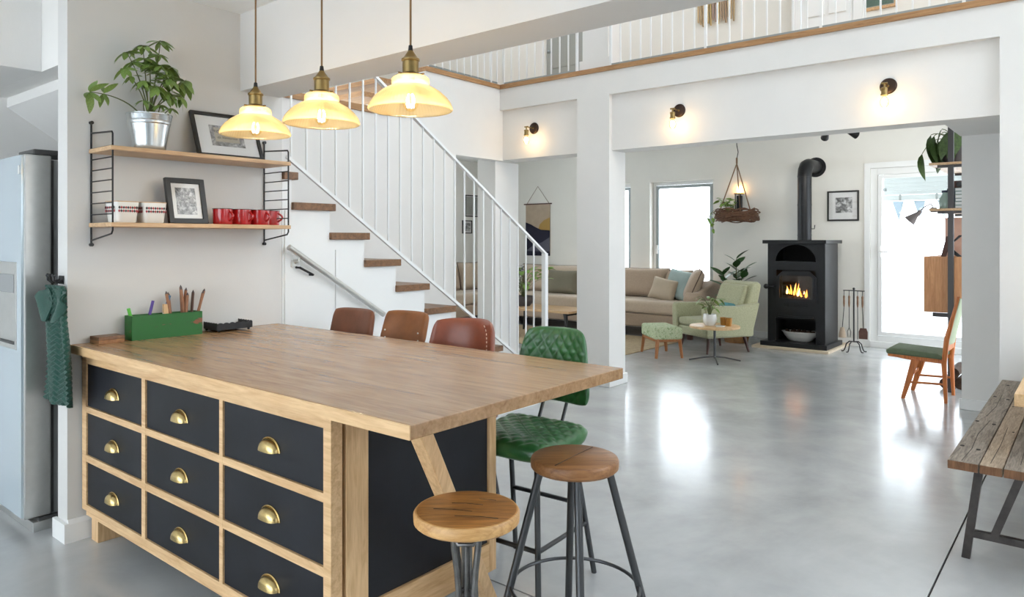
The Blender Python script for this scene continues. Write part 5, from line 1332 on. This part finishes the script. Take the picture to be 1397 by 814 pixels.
for i, pth in enumerate((((.05, .02), (.06, .25), (.05, .55), (.065, .9)), ((.04, 1.0), (.055, 1.3), (.05, 1.7)), ((.15, .05), (.155, .4), (.15, .8)), ((.25, .1), (.245, .5), (.26, 1.1)))):
    MB().tube([(x, y, .4698) for x, y in pth], .0014, 5).build('crack', 'crack', pk[0 if i < 2 else i - 1])
for y in (.17, 2.05):
    for sgn, xt, xb_ in ((1, .10, .045), (-1, .32, .375)):
        MB().bar((xb_, y + .02, 0), (xt, y, .432), .032, .032, up=(0, 1, 0)).build('leg', 'rawsteel', be)
    MB().bar((.06, y + .015, .115), (.36, y + .015, .115), .028, .03).build('stretcher', 'rawsteel', be)
    MB().bar((.15, y + .012, .12), (.255, y, .432), .03, .03, up=(0, 1, 0)).build('brace', 'rawsteel', be)
dt = thing('dining_table', 'pale oak dining table corner above the weathered bench', 'table', (-.283, 3.80, 0))
MB().box(0, .95, 0, 2.0, .685, .74).build('table_top', 'paleY', dt, bevel=.003)
for x in (.40, .86):
    for y in (.15, 1.85): MB().box(x - .035, x + .035, y - .035, y + .035, 0, .685).build('leg', 'paleZ', dt)

# ================================================================== UPSTAIRS details
mc = thing('fibre_wall_hanging', 'beige fibre wall hanging on the gallery wall', 'wall hanging', (-3.53, 8.2, 0))
MB().cyl((-.27, -.03, 4.75), (.27, -.03, 4.75), .014, seg=10).build('rod', 'oakX', mc, smooth=True)
for i in range(15):
    x = -.22 + i * .0315; MB().tube([(x, -.03, 4.75), (x + .006 * math.sin(i), -.036, 4.4), (x, -.03, 4.03 - .03 * ((i * 7) % 3))], [.012, .015, .010], 6).build('tassel', mat('fibre', s2l(196 - (i % 4) * 12, 172 - (i % 4) * 12, 136 - (i % 3) * 12), .95), mc, smooth=True)
o = picture('picture_frame', 'painting with green figures on the gallery wall beside the white door', 'picture', .38, .5, .03, 'photo_green', (.30, .42), .02, 'greenband', fm='oakX'); o.location = (-1.78, 8.2, 3.80); o.rotation_euler = (0, 0, R(-90))
# small socket plate under the gallery lamps: switch by the stove wall
sk = thing('wall_socket', 'black socket on the wall behind the armchair', 'socket', (-3.50, YF - .001, .42)); MB().box(-.035, .035, -.012, 0, -.05, .05).build('plate', 'iron', sk, bevel=.004); MB().box(-.02, .02, -.016, -.011, -.02, .02).build('insert', 'soot', sk)
